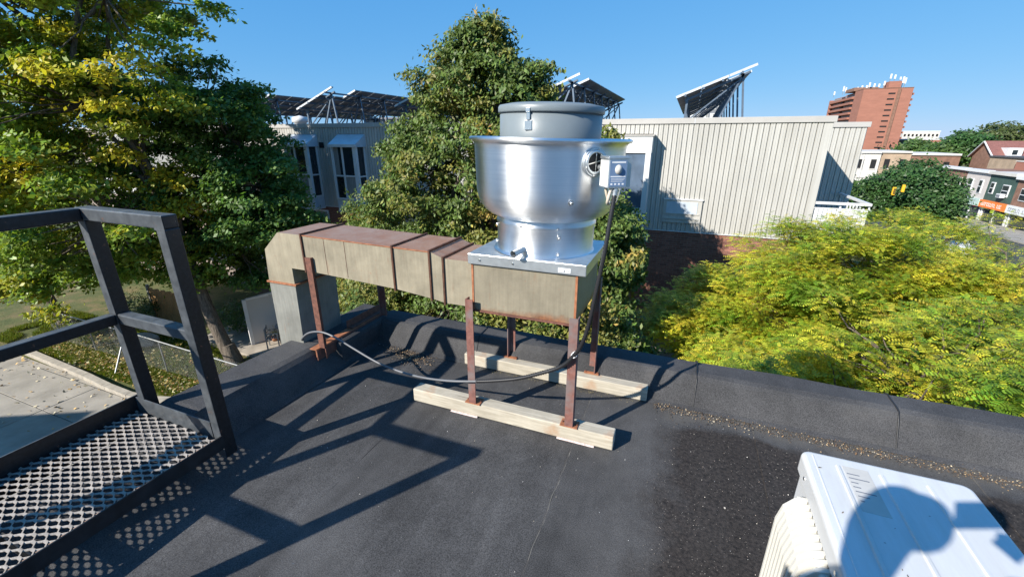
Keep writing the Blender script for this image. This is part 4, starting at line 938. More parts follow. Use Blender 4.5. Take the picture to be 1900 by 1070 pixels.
# hand with five fingers closed round the phone edge
hc = Vector(PP(0.315, -0.01, 1.575))
J = [(tuple(hc), (0.030, 0.018)), (tuple(hc+Vector((0, 0, 0.05))), (0.034, 0.016))]; E_ = [(0, 1)]
for k in range(4):
    b = hc + rgt*(0.022-0.015*k) + Vector((0, 0, 0.06)); tip = b + fwd*(0.02) + Vector((0, 0, 0.03-0.004*abs(k-1))); tp2 = tip + fwd*0.018 + Vector((0, 0, 0.004)) - rgt*0.004
    J += [(tuple(b), 0.0095), (tuple(tip), 0.008), (tuple(tp2), 0.007)]; n = len(J); E_ += [(1, n-3), (n-3, n-2), (n-2, n-1)]
tb = hc - rgt*0.02 + Vector((0, 0, 0.015)); J += [(tuple(tb), 0.011), (tuple(tb-rgt*0.018+fwd*0.02+Vector((0,0,0.025))), 0.0095)]; n = len(J); E_ += [(0, n-2), (n-2, n-1)]
skin_body('hand', J, E_, 'skin', pe, 1)
m = MB(); m.bbox((-0.075, -0.008, -0.038), (0.080, -0.0, 0.034), 0.004, 2)
ph = m.build('phone', 'black'); ph.location = Vector((0.0, -0.0, 1.65)) - fwd*0.012; ph.rotation_euler = (-PITCH, 0, YAW)
tag(ph, 'black smartphone held up level behind the camera position', 'phone')
# ============================================================ TOWNHOUSE BLOCK ACROSS THE LANE
D = 15.0; ZJ = -1.26; ZC = 2.06; ZTOP = 2.225
th = thing('townhouse_block', 'long cream steel-clad townhouse block over a brick base behind the trees', 'building', (-10, D, G))
B('structure_wall', 'mortar', (-34, D+0.022, G), (3.55, D+10, ZC), th)
B('roof', 'greyroof', (-34, D+0.1, ZC+0.002), (3.5, D+9.9, ZC+0.03), th)
# ribbed siding panels
def pan_mesh(w, h):
    t = 0.022; xs_ = [(0, 0.012), (0.006, -t), (w*0.42, -t), (w*0.46, -t+0.006), (w*0.54, -t+0.006), (w*0.58, -t), (w-0.024, -t), (w-0.020, 0.012), (w-0.001, 0.012)]
    m = MB(); n = len(xs_); vs = [(x, y, 0) for x, y in xs_] + [(x, y, h) for x, y in xs_]
    m.add(vs, [(i, i+1, n+i+1, n+i) for i in range(n-1)]); return m
PW = 0.148; cache = {}
def panels(x0, x1, z0, z1, y=D+0.009, parent=None):
    parent = parent or th
    n = max(1, round((x1-x0)/PW)); w = (x1-x0)/n; key = (round(w, 4), round(z1-z0, 3))
    for i in range(n):
        if key not in cache:
            o = pan_mesh(w, z1-z0).build('siding_panel', 'siding', parent); o.location = (x0, y, z0); cache[key] = o
        else: inst(cache[key], 'siding_panel', parent, (x0+i*w, y, z0))
# openings: bay windows
bays = [(-16.46,-15.14), (-13.86,-12.56), (-11.2,-9.9), (-8.6,-7.3)]
xcur = -19.2
def sidings(a, b): panels(a, b, ZJ, ZC)
for (a, b) in bays[:2]:
    sidings(xcur, a); panels(a, b, 1.80, ZC); xcur = b
sidings(xcur, -11.30)
panels(-31.0, -19.2, ZJ, ZC); B('drip_flashing', 'trim', (-31, D-0.035, ZJ-0.022), (-19.21, D+0.0215, ZJ-0.002), th)
panels(-11.30, -9.90, 1.50, ZC)
sidings(-9.90, -7.4)
panels(-7.4, -5.6, 1.50, ZC); sidings(-5.6, -2.60)
panels(-2.60, -1.16, 1.77, ZC); 
sidings(-1.16, 3.36)
m = MB(); m.bbox((3.36, D-0.012, ZJ), (3.57, D+0.02, ZC), 0.003, 1); m.build('corner_trim', 'siding', th)
# rows of fixing screws are too small; storey line drips
B('drip_flashing', 'trim', (-19.2, D-0.035, ZJ-0.022), (3.6, D+0.0215, ZJ-0.002), th)
cp = MB(); cp.bbox((-34, D-0.05, ZC), (3.63, D+0.25, ZTOP), 0.006, 1); cp.build('coping', 'coping', th)
for x in (-12.0, -6.0, 0.0): B('coping_joint', 'panelframe', (x, D-0.0525, ZC+0.004), (x+0.02, D-0.0505, ZTOP-0.004), th)
def screw_dots():
    m = MB()
    for z in (1.05, -0.35):
        x = -0.9
        while x < 3.3: m.box((x, D-0.006, z), (x+0.022, D-0.0002, z+0.022)); x += PW*2
    m.build('fixing_screws', 'curtain', th)['kind'] = 'stuff'
screw_dots()
# shallow recesses of the further bays, lined with the same siding
for a, b in ((-11.30, -9.90), (-7.4, -5.6)):
    panels(a, b, ZJ, 1.46); B('recess_lintel', 'coping', (a, D-0.05, 1.462), (b, D+0.02, 1.498), th)
def bay(a, b, side=True, zt=1.79, zf=1.30, dep=0.6, zbot=-1.30, label=None):
    bw = thing_part = bpy.data.objects.new('bay_window', None); COL.objects.link(bw); bw.parent = th; bw.matrix_parent_inverse = WM(th).inverted()
    y0 = D-dep
    def P(nm, mat, a_, b_, r=0.0): return B(nm, mat, a_, b_, bw, r)
    P('bay_base', 'awning', (a+0.01, y0+0.03, zbot), (b-0.01, D, -0.78)); P('base_band', 'trim', (a, y0, -0.82), (b, D, -0.76)); P('base_band', 'trim', (a, y0+0.01, zbot-0.06), (b, D, zbot))
    P('side_wall', 'trim', (a, y0+0.02, -0.76), (a+0.06, D, zf)); P('corner_column', 'trim', (b-0.17, y0, -0.76), (b, y0+0.12, zf)); P('corner_column', 'trim', (a, y0, -0.76), (a+0.1, y0+0.10, zf))
    P('mullion', 'trim', (a+0.52, y0+0.02, -0.76), (a+0.60, y0+0.09, zf)); P('sill_bar', 'trim', (a+0.1, y0+0.025, 0.12), (b-0.17, y0+0.085, 0.18))
    P('pane', 'glass', (a+0.1, y0+0.05, -0.76), (a+0.52, y0+0.06, 0.12)); P('pane', 'curtain', (a+0.1, y0+0.05, 0.18), (a+0.35, y0+0.06, zf)); P('pane', 'glass', (a+0.3501, y0+0.05, 0.18), (a+0.52, y0+0.06, zf))
    P('pane', 'glass', (a+0.60, y0+0.05, 0.18), (b-0.17, y0+0.06, zf)); P('pane', 'curtain', (a+0.60, y0+0.05, -0.76), (b-0.17, y0+0.06, 0.12))
    P('side_frame', 'trim', (b-0.05, y0+0.12, 0.10), (b-0.002, D-0.10, 0.16)); P('side_frame', 'trim', (b-0.05, D-0.10, -0.76), (b-0.002, D, zf)); P('side_pane', 'glass', (b-0.04, y0+0.12, 0.16), (b-0.03, D-0.1, zf)); P('side_pane', 'glass', (b-0.04, y0+0.12, -0.76), (b-0.03, D-0.1, 0.10))
    # sloped awning with closed ends
    m = MB(); t = 0.03; e = 0.06
    v = [(a-e, y0-0.06, zf), (b+e, y0-0.06, zf), (b+e, D-0.002, zf), (a-e, D-0.002, zf), (a-e, y0-0.06, zf+0.10), (b+e, y0-0.06, zf+0.10), (b+e, D-0.002, zt), (a-e, D-0.002, zt)]
    m.hexa(v); m.build('awning', 'awning', bw)
    m = MB(); m.bar((a-e, y0-0.065, zf+0.05), (b+e, y0-0.065, zf+0.05), 0.012, 0.11); m.build('awning_edge', 'trim', bw)
    return bw
for i, (a, b) in enumerate(bays[:2]): bay(a, b)
B('wall_vent', 'dark', (-15.0, D-0.03, 1.24), (-14.74, D-0.0005, 1.47), th); B('wall_vent', 'dark', (-12.0, D-0.03, 1.24), (-11.8, D-0.0005, 1.40), th)
# right bay: flat white box bay seen behind the fan
bw = bpy.data.objects.new('bay_window', None); COL.objects.link(bw); bw.parent = th; bw.matrix_parent_inverse = WM(th).inverted()
y0 = D-0.55
B('fascia', 'trim', (-2.62, y0, 1.20), (-1.13, D, 1.70), bw, 0.004); B('fascia_lip', 'coping', (-2.66, y0-0.03, 1.702), (-1.09, D, 1.745), bw)
B('corner_column', 'trim', (-1.30, y0+0.01, -1.1), (-1.14, y0+0.15, 1.197), bw); B('side_frame', 'trim', (-1.20, D-0.1, -1.1), (-1.14, D, 1.197), bw); B('side_wall', 'awning', (-1.19, y0+0.15, -1.1), (-1.15, D-0.1, 1.19), bw)
B('pane', 'bayglass', (-2.5, y0+0.05, -0.5), (-1.301, y0+0.06, 1.197), bw); B('bay_base', 'trim', (-2.6, y0+0.01, -1.15), (-1.301, y0+0.1, -0.5), bw)
# through-wall grille
B('grille_box', 'siding', (-0.62, D-0.05, -0.98), (0.55, D-0.001, -0.24), th, 0.004); B('grille_panel', 'awning', (-0.52, D-0.062, -0.68), (0.42, D-0.0505, -0.30), th)
for z in (-0.86, -0.70): B('grille_rail', 'siding', (-0.58, D-0.07, z), (0.50, D-0.0505, z+0.03), th)
B('grille_frame', 'trim', (-0.62, D-0.075, -0.24), (0.57, D-0.001, -0.205), th)
# small lamp at the base of the cladding
m = MB(); m.bbox((-1.12, D-0.30, -1.65), (-0.98, D-0.1, -1.38), 0.04, 2); m.build('wall_lamp', 'trim', th)
# brick base in running bond: mortar slab behind, single bricks proud of it
def brick_mesh(w=0.215, h=0.063, d=0.012):
    m = MB(); m.box((0, -d, 0), (w, 0.0, h)); return m
bk = brick_mesh().build('brick', 'brick', th); bk.location = (-0.9, D+0.022, ZJ-0.1)
cand = []
z = ZJ-0.098; row = 0
while z > -4.7:
    x = -2.2 + (0.1125 if row % 2 else 0)
    while x < 4.2 and x+0.215 < 3.56:
        cand.append((x, z)); x += 0.225
    z -= 0.075; row += 1
vis = [c for c in cand if c[0] > -1.1 and c[0] < 2.1 - (ZJ-c[1])*0.1]
vis = sorted(vis, key=lambda c: -c[1]+abs(c[0]-0.2)*0.3)[:298]; vs_ = set(vis)
for x, z in vis: inst(bk, 'brick', th, (x, D+0.022+U(-0.002, 0.002), z))
m = MB()
for x, z in cand:
    if (x, z) not in vs_: m.box((x, D+0.022-0.012+U(-.002,.002), z), (x+0.215, D+0.022, z+0.063))
row = 0; z = ZJ-0.098
while z > -5.9:
    x = -19 + (0.1125 if row % 2 else 0)
    while x < -10:
        if x < -12.0 : m.box((x, D+0.010, z), (x+0.215, D+0.022, z+0.063))
        x += 0.225
    z -= 0.075; row += 1
m.build('brickwork', 'brick', th)['kind'] = 'stuff'
# windows in the brick storey
for a, b, z0, z1 in ((-16.4, -15.0, -3.5, -1.45), (-13.9, -12.9, -3.5, -1.5)):
    fr = B('window', 'trim', (a, D-0.06, z0), (b, D+0.0, z1), th); 
    B('pane', 'glass', (a+0.06, D-0.07, z0+0.06), ((a+b)/2-0.03, D-0.0605, z1-0.06), fr); B('pane', 'curtain', ((a+b)/2+0.03, D-0.07, z0+0.06), (b-0.06, D-0.0605, z1-0.06), fr)
# stepped-back right end with balcony
panels(3.60, 5.24, -2.2, 1.98, 18.0)
B('return_wall', 'siding', (3.45, 15.02, ZJ), (3.575, 18.0, ZC-0.01), th)
B('end_wall', 'siding', (3.60, 18.023, G), (5.24, 25.0, 1.98), th); cp = MB(); cp.bbox((3.56, 17.94, 1.98), (5.30, 25.0, 2.14), 0.006, 1); cp.build('coping', 'coping', th)
B('base_wall', 'brownbrick', (3.60, 15.02, G), (5.2, 18.0, -2.25), th)
bl = bpy.data.objects.new('balcony', None); COL.objects.link(bl); bl.parent = th; bl.matrix_parent_inverse = WM(th).inverted()
B('balcony_floor', 'trim', (3.58, 15.02, -1.35), (4.92, 17.95, -1.22), bl)
B('balcony_rail', 'trim', (3.58, 14.98, -0.17), (4.93, 15.05, -0.10), bl); B('balcony_rail', 'trim', (4.86, 15.06, -0.17), (4.93, 17.9, -0.10), bl); B('balcony_rail', 'trim', (3.58, 15.0, -0.30), (4.93, 15.04, -0.27), bl)
sm_ = MB(); sm_.box((0, 0, 0), (0.095, 0.02, 0.93)); sl = None; x = 3.60
while x < 4.84:
    if sl is None: sl = sm_.build('baluster_board', 'trim', bl); sl.location = (x, 15.01, -1.22)
    else: inst(sl, 'baluster_board', bl, (x, 15.01, -1.22))
    x += 0.108
for k in range(10):
    inst(sl, 'baluster_board', bl, (4.9, 15.1+0.28*k, -1.22), (0, 0, PI/2))
for x in (4.2, 4.88): B('balcony_post', 'trim', (x, 15.045, -0.27), (x+0.04, 15.06, -0.17), bl)

# white balconies of the left part, seen through the maple
for x0, x1, z0, z1, y0 in ((-23.8, -19.3, -0.95, -0.25, 13.0), (-30.0, -25.0, -0.95, -0.25, 13.0)):
    b2 = B('balcony_parapet', 'trim', (x0, y0, z0), (x1, y0+0.1, z1), th); B('balcony_slab', 'trim', (x0, y0+0.1, z0-0.1), (x1, D, z0+0.05), b2)
    B('patio_door', 'curtain', (x0+0.4, D-0.05, z0+0.05), (x1-0.4, D-0.002, 1.3), b2)
B('canopy', 'trim', (-20.0, 12.3, -3.62), (-12.6, D, -3.36), th, 0.01)
B('canopy_wall', 'brownbrick', (-19.9, 14.4, G), (-17.9, 14.9, -3.64), th)

# patio furniture and divider
pw = thing('patio_divider', 'beige panelled patio divider wall with white edge trim', 'wall', (-14.9, 10.3, G))
def slab_wall(nm, mat, p, q, z0, z1, t, parent):
    m = MB(); p = Vector((*p, 0)); q = Vector((*q, 0)); n_ = Vector((-(q-p).y, (q-p).x, 0)).normalized()*t/2
    m.hexa([p-n_+Vector((0,0,z0)), q-n_+Vector((0,0,z0)), q+n_+Vector((0,0,z0)), p+n_+Vector((0,0,z0)), p-n_+Vector((0,0,z1[0])), q-n_+Vector((0,0,z1[1])), q+n_+Vector((0,0,z1[1])), p+n_+Vector((0,0,z1[0]))]); return m.build(nm, mat, parent)
wa, wb, wc = (-15.0, 10.25), (-14.35, 11.6), (-11.2, 12.0)
slab_wall('panel', 'palefac', wa, wb, G+0.02, (-4.15, -4.05), 0.07, pw); slab_wall('panel', 'palefac', (-14.31, 11.65), wc, G+0.02, (-4.05, -4.05), 0.07, pw)
slab_wall('edge_trim', 'white', (-15.05, 10.14), (-15.0, 10.245), G+0.02, (-4.13, -4.13), 0.12, pw); slab_wall('cap_trim', 'white', wa, wb, -4.148, (-4.10, -4.0), 0.11, pw); slab_wall('cap_trim', 'white', (-14.31, 11.65), wc, -4.048, (-4.0, -4.0), 0.11, pw)
tb = thing('patio_table', 'small round patio table standing beside the divider wall', 'table', (-13.95, 10.95, G))
m = MB(); m.tube([(-13.95, 10.95, G+0.70), (-13.95, 10.95, G+0.73)], 0.42, 24); m.build('table_top', 'wire', tb)
for a in range(4):
    m = MB(); c, s_ = math.cos(a*PI/2+.5), math.sin(a*PI/2+.5); m.tube([(-13.95+.1*c, 10.95+.1*s_, G+0.70), (-13.95+.36*c, 10.95+.36*s_, G+0.02)], 0.014, 6); m.build('leg', 'black', tb)
def patio_chair(x, y, rz, label, mat, slat=True):
    c = thing('patio_chair', label, 'chair', (0, 0, 0), 'chairs on the patio')
    for sx in (-0.21, 0.21):
        for sy, hz in ((-0.2, 0.62), (0.2, 0.86)): B('leg', mat, (sx-0.02, sy-0.02, 0), (sx+0.02, sy+0.02, hz), c)
        B('armrest', mat, (sx-0.03, -0.24, 0.62), (sx+0.03, 0.18, 0.645), c)
    for k in range(5): B('seat_slat', mat, (-0.2, -0.2+0.082*k, 0.42), (0.2, -0.135+0.082*k, 0.44), c)
    for k in range(4): B('back_slat', mat, (-0.19, 0.19, 0.48+0.095*k), (0.19, 0.21, 0.54+0.095*k), c)
    c.location = (x, y, G+0.02); c.rotation_euler = (0, 0, rz); return c
patio_chair(-14.05, 10.35, 2.3, 'pale wooden patio chair with slatted back nearest the lawn', 'curtain')
patio_chair(-13.45, 10.7, -1.9, 'tan wooden patio chair half hidden behind the duct', 'fencewood')
c2 = thing('round_back_chair', 'grey wire chair with hooped round back behind the patio table', 'chair', (-13.6, 11.35, G+0.02), 'wire chairs on the patio')
def wirechair(px, py, rz, root):
    R_ = Matrix.Rotation(rz, 3, 'Z')
    def W(*p): q = R_ @ Vector(p); return Vector((px, py, G+0.02)) + q
    m = MB(); m.tube([W(0.22*math.cos(a), 0.22*math.sin(a), 0.44) for a in [2*PI*k/20 for k in range(21)]], 0.012, 6, False); m.build('seat_ring', 'wire', root)
    m = MB(); m.tube([W(0.24*math.cos(a), 0.22, 0.70+0.27*math.sin(a)) for a in [2*PI*k/24 for k in range(25)]], 0.012, 6, False); m.build('hoop_back', 'wire', root)
    for a in (0.8, 2.3, 4, 5.4): m = MB(); m.tube([W(0.2*math.cos(a), 0.2*math.sin(a), 0.44), W(0.25*math.cos(a), 0.25*math.sin(a), 0)], 0.011, 6); m.build('leg', 'wire', root)
    m = MB()
    for k in range(-3, 4): m.tube([W(0.06*k, 0.2*0.9, 0.44), W(0.06*k, -0.2*0.9, 0.44)], 0.005, 4)
    m.build('seat_wires', 'wire', root)
wirechair(-13.6, 11.35, 0.3, c2)
c3 = thing('round_back_chair', 'grey wire chair with hooped back left of the patio table by the wall', 'chair', (-14.2, 11.35, G+0.02), 'wire chairs on the patio'); wirechair(-14.2, 11.35, 0.9, c3)
def pot(x, y, z, r, label, fcol):
    t = thing('potted_flowers', label, 'plant pot', (x, y, z)); m = MB(); m.lathe([(0, 0), (r*.7, 0), (r, r*1.6), (r*.85, r*1.6), (0, r*1.4)], 16, (x, y, z)); m.build('pot', 'terracotta', t)
    n = 160; P = RNG.normal(0, r*0.9, (n, 3))+np.array([x, y, z+r*2.6]); C = np.where(RNG.random((n, 1)) < 0.6, np.array([fcol]), np.array([[0.08, 0.14, 0.03]])); leafquads_simple('flowers', P, C, 0.04, t)
# ============================================================ TREES
def maple_col(p, d):
    g = np.array([0.19, 0.28, 0.04]); y = np.array([0.56, 0.50, 0.05]); o_ = np.array([0.48, 0.24, 0.06])
    k = 0.7*nz3(p, 0.5, 3.0)+0.6*nz3(p, 1.5, 7)+0.04+0.02*(p[2]-1.0) ; k2 = nz3(p, 0.45, 21.0)
    c = g*(0.85+0.5*RNG.random())
    if k > 0.08: c = c*(1-min(1, (k-0.08)*2.6))+y*min(1, (k-0.08)*2.6)
    if k2+0.2*nz3(p, 1.7, 2) > 0.40 and p[2] > 1.0: c = c*0.45+o_*0.55
    return c
def dark_col(p, d):
    k = nz3(p, 0.5, 5.0); c = np.array([0.075, 0.140, 0.032])*(0.85+0.4*RNG.random())
    if k > 0.25: c = c*0.5+np.array([0.12, 0.17, 0.03])*0.5
    return c
def linden_col(p, d):
    k = nz3(p, 1.1, 11.0)+0.6*nz3(p, 3.0, 2); c = np.array([0.105, 0.158, 0.033])*(0.8+0.5*RNG.random())
    if k > 0.12: c = c*0.45+np.array([0.28, 0.25, 0.055])*0.55
    if k > 0.62: c = np.array([0.44, 0.32, 0.08])
    return c
def locust_col(p, d):
    k = 0.5*nz3(p, 0.6, 31.0)+0.9*nz3(p, 2.1, 8)+0.35*RNG.normal(); g = np.array([0.20, 0.34, 0.03]); y = np.array([0.74, 0.66, 0.06])
    t = min(1, max(0, 0.46+k*0.9)); c = g*(1-t)+y*t
    return c*(0.75+0.4*RNG.random())

# big maple on the lawn: yellowing crown on the left, leaning trunk
bx, by = -14.39, 8.93
tree('maple_tree', 'large maple with turning yellow-orange leaves and leaning trunk on the lawn', (bx, by, G),
     [(-16.6, 8.0, 2.6, 2.9, 2.9, 3.2), (-15.0, 8.3, 5.2, 2.6, 2.6, 2.6), (-18.6, 7.4, 5.6, 3.2, 3.0, 3.4), (-18.8, 7.2, 0.6, 2.7, 2.6, 2.4), (-20.8, 6.8, 3.0, 2.9, 2.7, 3.0), (-16.2, 7.6, -0.6, 2.2, 2.0, 1.3), (-16.8, 8.0, 8.0, 2.6, 2.6, 2.2), (-18.0, 8.3, -1.9, 2.0, 1.8, 1.2), (-15.4, 9.3, -2.3, 1.2, 1.2, 0.8)],
     (-16.3, 8.7, 1.6), 0.235, maple_col, 5400, 30, 0.17, 0.15, twig=260, inner=0.22, rough=0.5, pad=(0.58, 0.5, 0.085))
tree('maple_tree', 'darker green maple crown filling the gap between the yellow maple and the cladding', (-14.6, 11.9, G),
     [(-14.1, 10.4, 1.6, 1.7, 1.7, 1.5), (-14.9, 10.4, 2.9, 1.5, 1.5, 1.3), (-13.2, 10.4, 0.1, 1.5, 1.5, 1.2), (-12.9, 10.2, -1.0, 1.5, 1.5, 1.0), (-14.9, 10.4, -2.2, 1.8, 1.6, 1.2), (-15.4, 10.6, 0.4, 1.8, 1.8, 1.8)],
     (-13.9, 11.2, 0.0), 0.17, (lambda p, d: dark_col(p, d)*1.35), 2700, 30, 0.16, 0.14, twig=110, inner=0.22, rough=0.45, pad=(0.48, 0.5, 0.095))
tree('maple_tree', 'low spreading green maple at the left edge overhanging the driveway', (-24.5, 8.6, G),
     [(-21.5, 6.4, -2.0, 2.4, 2.0, 1.5), (-24.5, 6.2, -1.6, 2.8, 2.2, 2.0), (-23.2, 6.8, 0.6, 2.6, 2.3, 1.9), (-26.0, 7.4, 0.5, 2.0, 2.0, 2.0), (-19.6, 7.2, -2.7, 1.6, 1.4, 1.0)],
     (-24.2, 8.0, -1.5), 0.2, dark_col if False else maple_col, 2000, 30, 0.17, 0.15, twig=100, inner=0.12, rough=0.5, pad=(0.58, 0.5, 0.07))
# central linden
def lin_cut(p): return p[1] > 14.2 or (p[0] > -0.55 and p[2] > -1.5)
tree('linden_tree', 'dense pyramidal linden with yellowing tips rising behind the fan', (-3.9, 8.6, G),
     [(-4.3, 9.2, 3.55, 0.40, 0.40, 0.55), (-4.25, 9.2, 3.75, 0.3, 0.3, 0.4), (-4.3, 9.2, 3.2, 0.7, 0.7, 0.6), (-4.35, 9.2, 3.4, 0.45, 0.45, 0.6), (-4.45, 9.2, 2.9, 1.1, 0.9, 0.7), (-5.2, 9.2, 2.75, 0.75, 0.8, 0.6), (-3.6, 9.2, 2.6, 0.85, 0.8, 0.6), (-4.5, 9.2, 2.0, 1.75, 1.4, 1.0), (-3.1, 9.2, 1.7, 1.2, 1.1, 0.8), (-5.4, 9.2, 1.3, 1.4, 1.3, 1.0), (-4.5, 9.0, 0.5, 2.5, 1.7, 1.3), (-5.6, 8.9, -0.7, 1.8, 1.6, 1.3), (-3.4, 8.8, -0.9, 2.2, 1.7, 1.3), (-4.9, 8.4, -2.2, 2.6, 1.8, 1.4), (-2.4, 8.2, -2.2, 2.0, 1.6, 1.5), (-3.6, 7.4, -3.6, 2.6, 1.6, 1.3), (-1.4, 7.9, -2.9, 1.15, 1.2, 1.3), (-1.45, 8.8, -0.9, 0.85, 0.9, 1.0), (-1.6, 8.9, -0.1, 0.7, 0.8, 0.6)],
     (-4.0, 9.0, 2.4), 0.16, linden_col, 9600, 26, 0.115, 0.10, twig=150, mat='leaf_glossy', inner=0.22, rough=0.38, pad=(0.30, 0.7, 0.12), aspect=0.5, droop=1.2, up=0.5, cut=lin_cut, nscale=1.0)
tree('linden_tree', 'shorter round-headed linden in front of the left bay windows', (-8.3, 10.9, G),
     [(-8.7, 10.6, -0.9, 1.15, 1.1, 1.2), (-8.3, 10.4, -2.4, 1.7, 1.5, 1.3), (-7.4, 10.2, -3.8, 2.2, 1.7, 1.3), (-9.9, 10.4, -2.7, 0.9, 0.9, 0.8), (-6.9, 9.8, -2.2, 1.3, 1.2, 1.2)],
     (-8.3, 10.7, -0.9), 0.12, linden_col, 2300, 26, 0.115, 0.095, twig=60, mat='leaf_glossy', inner=0.12, rough=0.4, pad=(0.34, 0.7, 0.075), aspect=0.5, droop=1.2, up=0.5, nscale=1.0)
# street locusts, right
def locust(label, base, lobes, n, top, seed=0):
    t = thing('locust_tree', label, 'tree', tuple(base), 'honey locusts in autumn yellow-green below the roof')
    m = MB(); limb(m, base, top, 0.16, 0.10, 0.08, 8); m.build('trunk', 'bark', t)
    cl = fronds('crown', lobes, n, t, locust_col, cut=lambda p: p[1] < 3.2 or (p[0] < 3.5 and p[1] > 14.6))
    mb = MB(); ends = []
    for l in lobes:
        e = Vector(l[:3]); limb(mb, top, e-Vector((0,0,l[5]*0.5)), 0.07, 0.035, 0.2, 8, 0.05); ends.append(e-Vector((0,0,l[5]*0.5)))
    for p, d in cl[:150]: e = min(ends, key=lambda q: (q-Vector(p)).length); limb(mb, e, p, 0.022, 0.006, 0.25, 5)
    mb.build('limbs', 'bark', t)
locust('nearest honey locust, its yellow-green fronds pressing up to the right parapet', (3.0, 6.6, G), [(2.6, 6.4, -2.1, 2.1, 2.1, 1.1), (4.6, 6.0, -1.5, 2.2, 2.0, 1.1), (1.3, 6.6, -3.0, 1.5, 1.5, 1.1), (3.8, 7.8, -1.6, 1.8, 1.6, 1.0), (2.9, 6.3, -3.6, 2.4, 2.3, 1.2)], 36000, (3.0, 6.5, -3.0))
locust('honey locust against the brick base of the cream block, thin pointed top', (3.2, 11.0, G), [(2.8, 10.6, -0.95, 1.5, 1.5, 0.85), (1.4, 11.0, -2.2, 1.5, 1.4, 0.8), (0.7, 10.4, -2.7, 1.1, 1.1, 0.7), (4.0, 11.4, -0.9, 1.5, 1.4, 0.75), (3.2, 10.4, -2.9, 2.2, 2.0, 1.2), (5.2, 10.8, -1.8, 1.5, 1.5, 1.0)], 115000, (3.2, 10.9, -2.2))
locust('honey locust beyond the white balcony, brightest yellow crown', (7.6, 13.8, G), [(7.2, 13.0, -1.05, 2.2, 2.0, 1.0), (9.2, 12.4, -1.2, 2.1, 2.1, 1.0), (6.9, 15.8, -1.3, 1.2, 1.5, 0.8), (8.0, 13.0, -2.7, 2.8, 2.5, 1.2)], 30000, (7.6, 13.7, -2.6))
locust('honey locust at the right edge, deep green fronds with yellow tips', (8.2, 8.0, G), [(7.6, 7.9, -1.9, 2.3, 2.1, 1.1), (9.6, 8.6, -1.6, 2.3, 2.2, 1.1), (6.6, 9.4, -2.0, 1.6, 1.6, 0.9), (8.2, 7.6, -3.2, 2.6, 2.4, 1.2), (6.3, 6.6, -3.0, 1.8, 1.6, 1.1)], 30000, (8.2, 8.0, -3.0))
locust('furthest honey locust, small golden crown beside the end of the block', (8.6, 21.0, terr(8.6, 21)), [(7.8, 20.6, -1.6, 1.8, 2.0, 0.8), (10.4, 20.0, -2.7, 2.2, 2.2, 0.9), (13.0, 18.0, -3.2, 2.2, 2.2, 1.0)], 15000, (8.8, 20.8, -3.0))

# greens further off
def fartree(nm, label, x, y, zc, rx, rz, n=500, col=dark_col, ls=0.3, sp=0.5, group=None, per=16, extra=None):
    lb = [(x, y, zc, rx, rx, rz), (x-rx*.5, y+.5, zc-rz*.35, rx*.75, rx*.7, rz*.75), (x+rx*.55, y-.5, zc-rz*.25, rx*.7, rx*.7, rz*.75)]
    return tree(nm, label, (x, y, terr(x, y)-0.3), lb, (x, y, zc-rz*0.2), max(0.12, rx*0.05), col, n, per, sp, ls, group, twig=12, inner=0.1, rough=0.4)
def midgreen(p, d): c = np.array([0.050, 0.115, 0.030])*(0.8+0.45*RNG.random()); return c
def olive(p, d): return np.array([0.085, 0.115, 0.035])*(0.75+0.5*RNG.random())
fartree('street_tree', 'big dark green street tree between the cream block and the shops', 17.0, 46.0, -2.3, 2.3, 2.2, 1300, midgreen, 0.24, 0.34)
fartree('street_tree', 'lighter green street tree just right of the big dark one', 19.4, 45.5, -3.4, 1.15, 2.5, 700, lambda p, d: np.array([0.075, 0.15, 0.045])*(0.8+0.4*RNG.random()), 0.22, 0.32)
fartree('street_tree', 'small dark tree beside the streetlight at the end of the cream block', 11.2, 45.0, -2.6, 1.7, 2.1, 500, dark_col, 0.24, 0.34)
far = [(78, 179, -0.6, 5.0, 3.8, midgreen, 'bright green round tree on the skyline left of the gabled house'), (89, 185, 0.8, 7.0, 5.0, olive, 'broad olive tree on the slope behind the gabled house'),
       (104, 180, 2.8, 8.0, 6.5, midgreen, 'tall green tree rising at the right edge of the skyline'), (75, 201, -1.8, 4.0, 2.4, dark_col, 'dark low tree at the foot of the orange tower'),
       (71, 176, -2.8, 3.2, 2.0, dark_col, 'dark tree between the school and the bright green skyline tree'), (66.5, 119, -1.2, 4.0, 3.4, dark_col, 'dark tree right behind the maroon-roofed house'), (50, 76, -2.6, 2.4, 1.5, midgreen, 'small green tree on the deck behind the shops')]
for x, y, z, rx, rz, cf, lab in far: fartree('skyline_tree', lab, x, y, z, rx, rz, 750, cf, 0.9, 1.2, 'trees on the far slope', 14)
# wooded slope at the horizon
def woods():
    P = []; C = []
    for i in range(2400):
        x = RNG.uniform(105, 420); y = 330+RNG.uniform(-60, 160)-max(0, x-150)*0.5; h = 3.0+3*abs(noise.noise(Vector((x*.02, y*.02, 0))))+max(0, (x-150))*0.07
        z0 = -9+RNG.uniform(0, 1)*(h+4); k = 14
        P.append(np.array([x, y, z0])+RNG.normal(0, 1, (k, 3))*np.array([3.5, 3.5, 1.2])); C.append(np.ones((k, 3))*np.array([0.07, 0.115, 0.055])*RNG.uniform(0.6, 1.3))
    P = np.concatenate(P); C = np.concatenate(C); o = leaf_cloud('distant_woods', P, RNG.normal(0, .6, P.shape)+np.array([0, 0, .8]), RNG.uniform(1.5, 3, len(P)), C, 'leaf')
    tag(o, 'far band of mixed trees along the horizon at the right', 'woods', None, 'stuff')
woods()
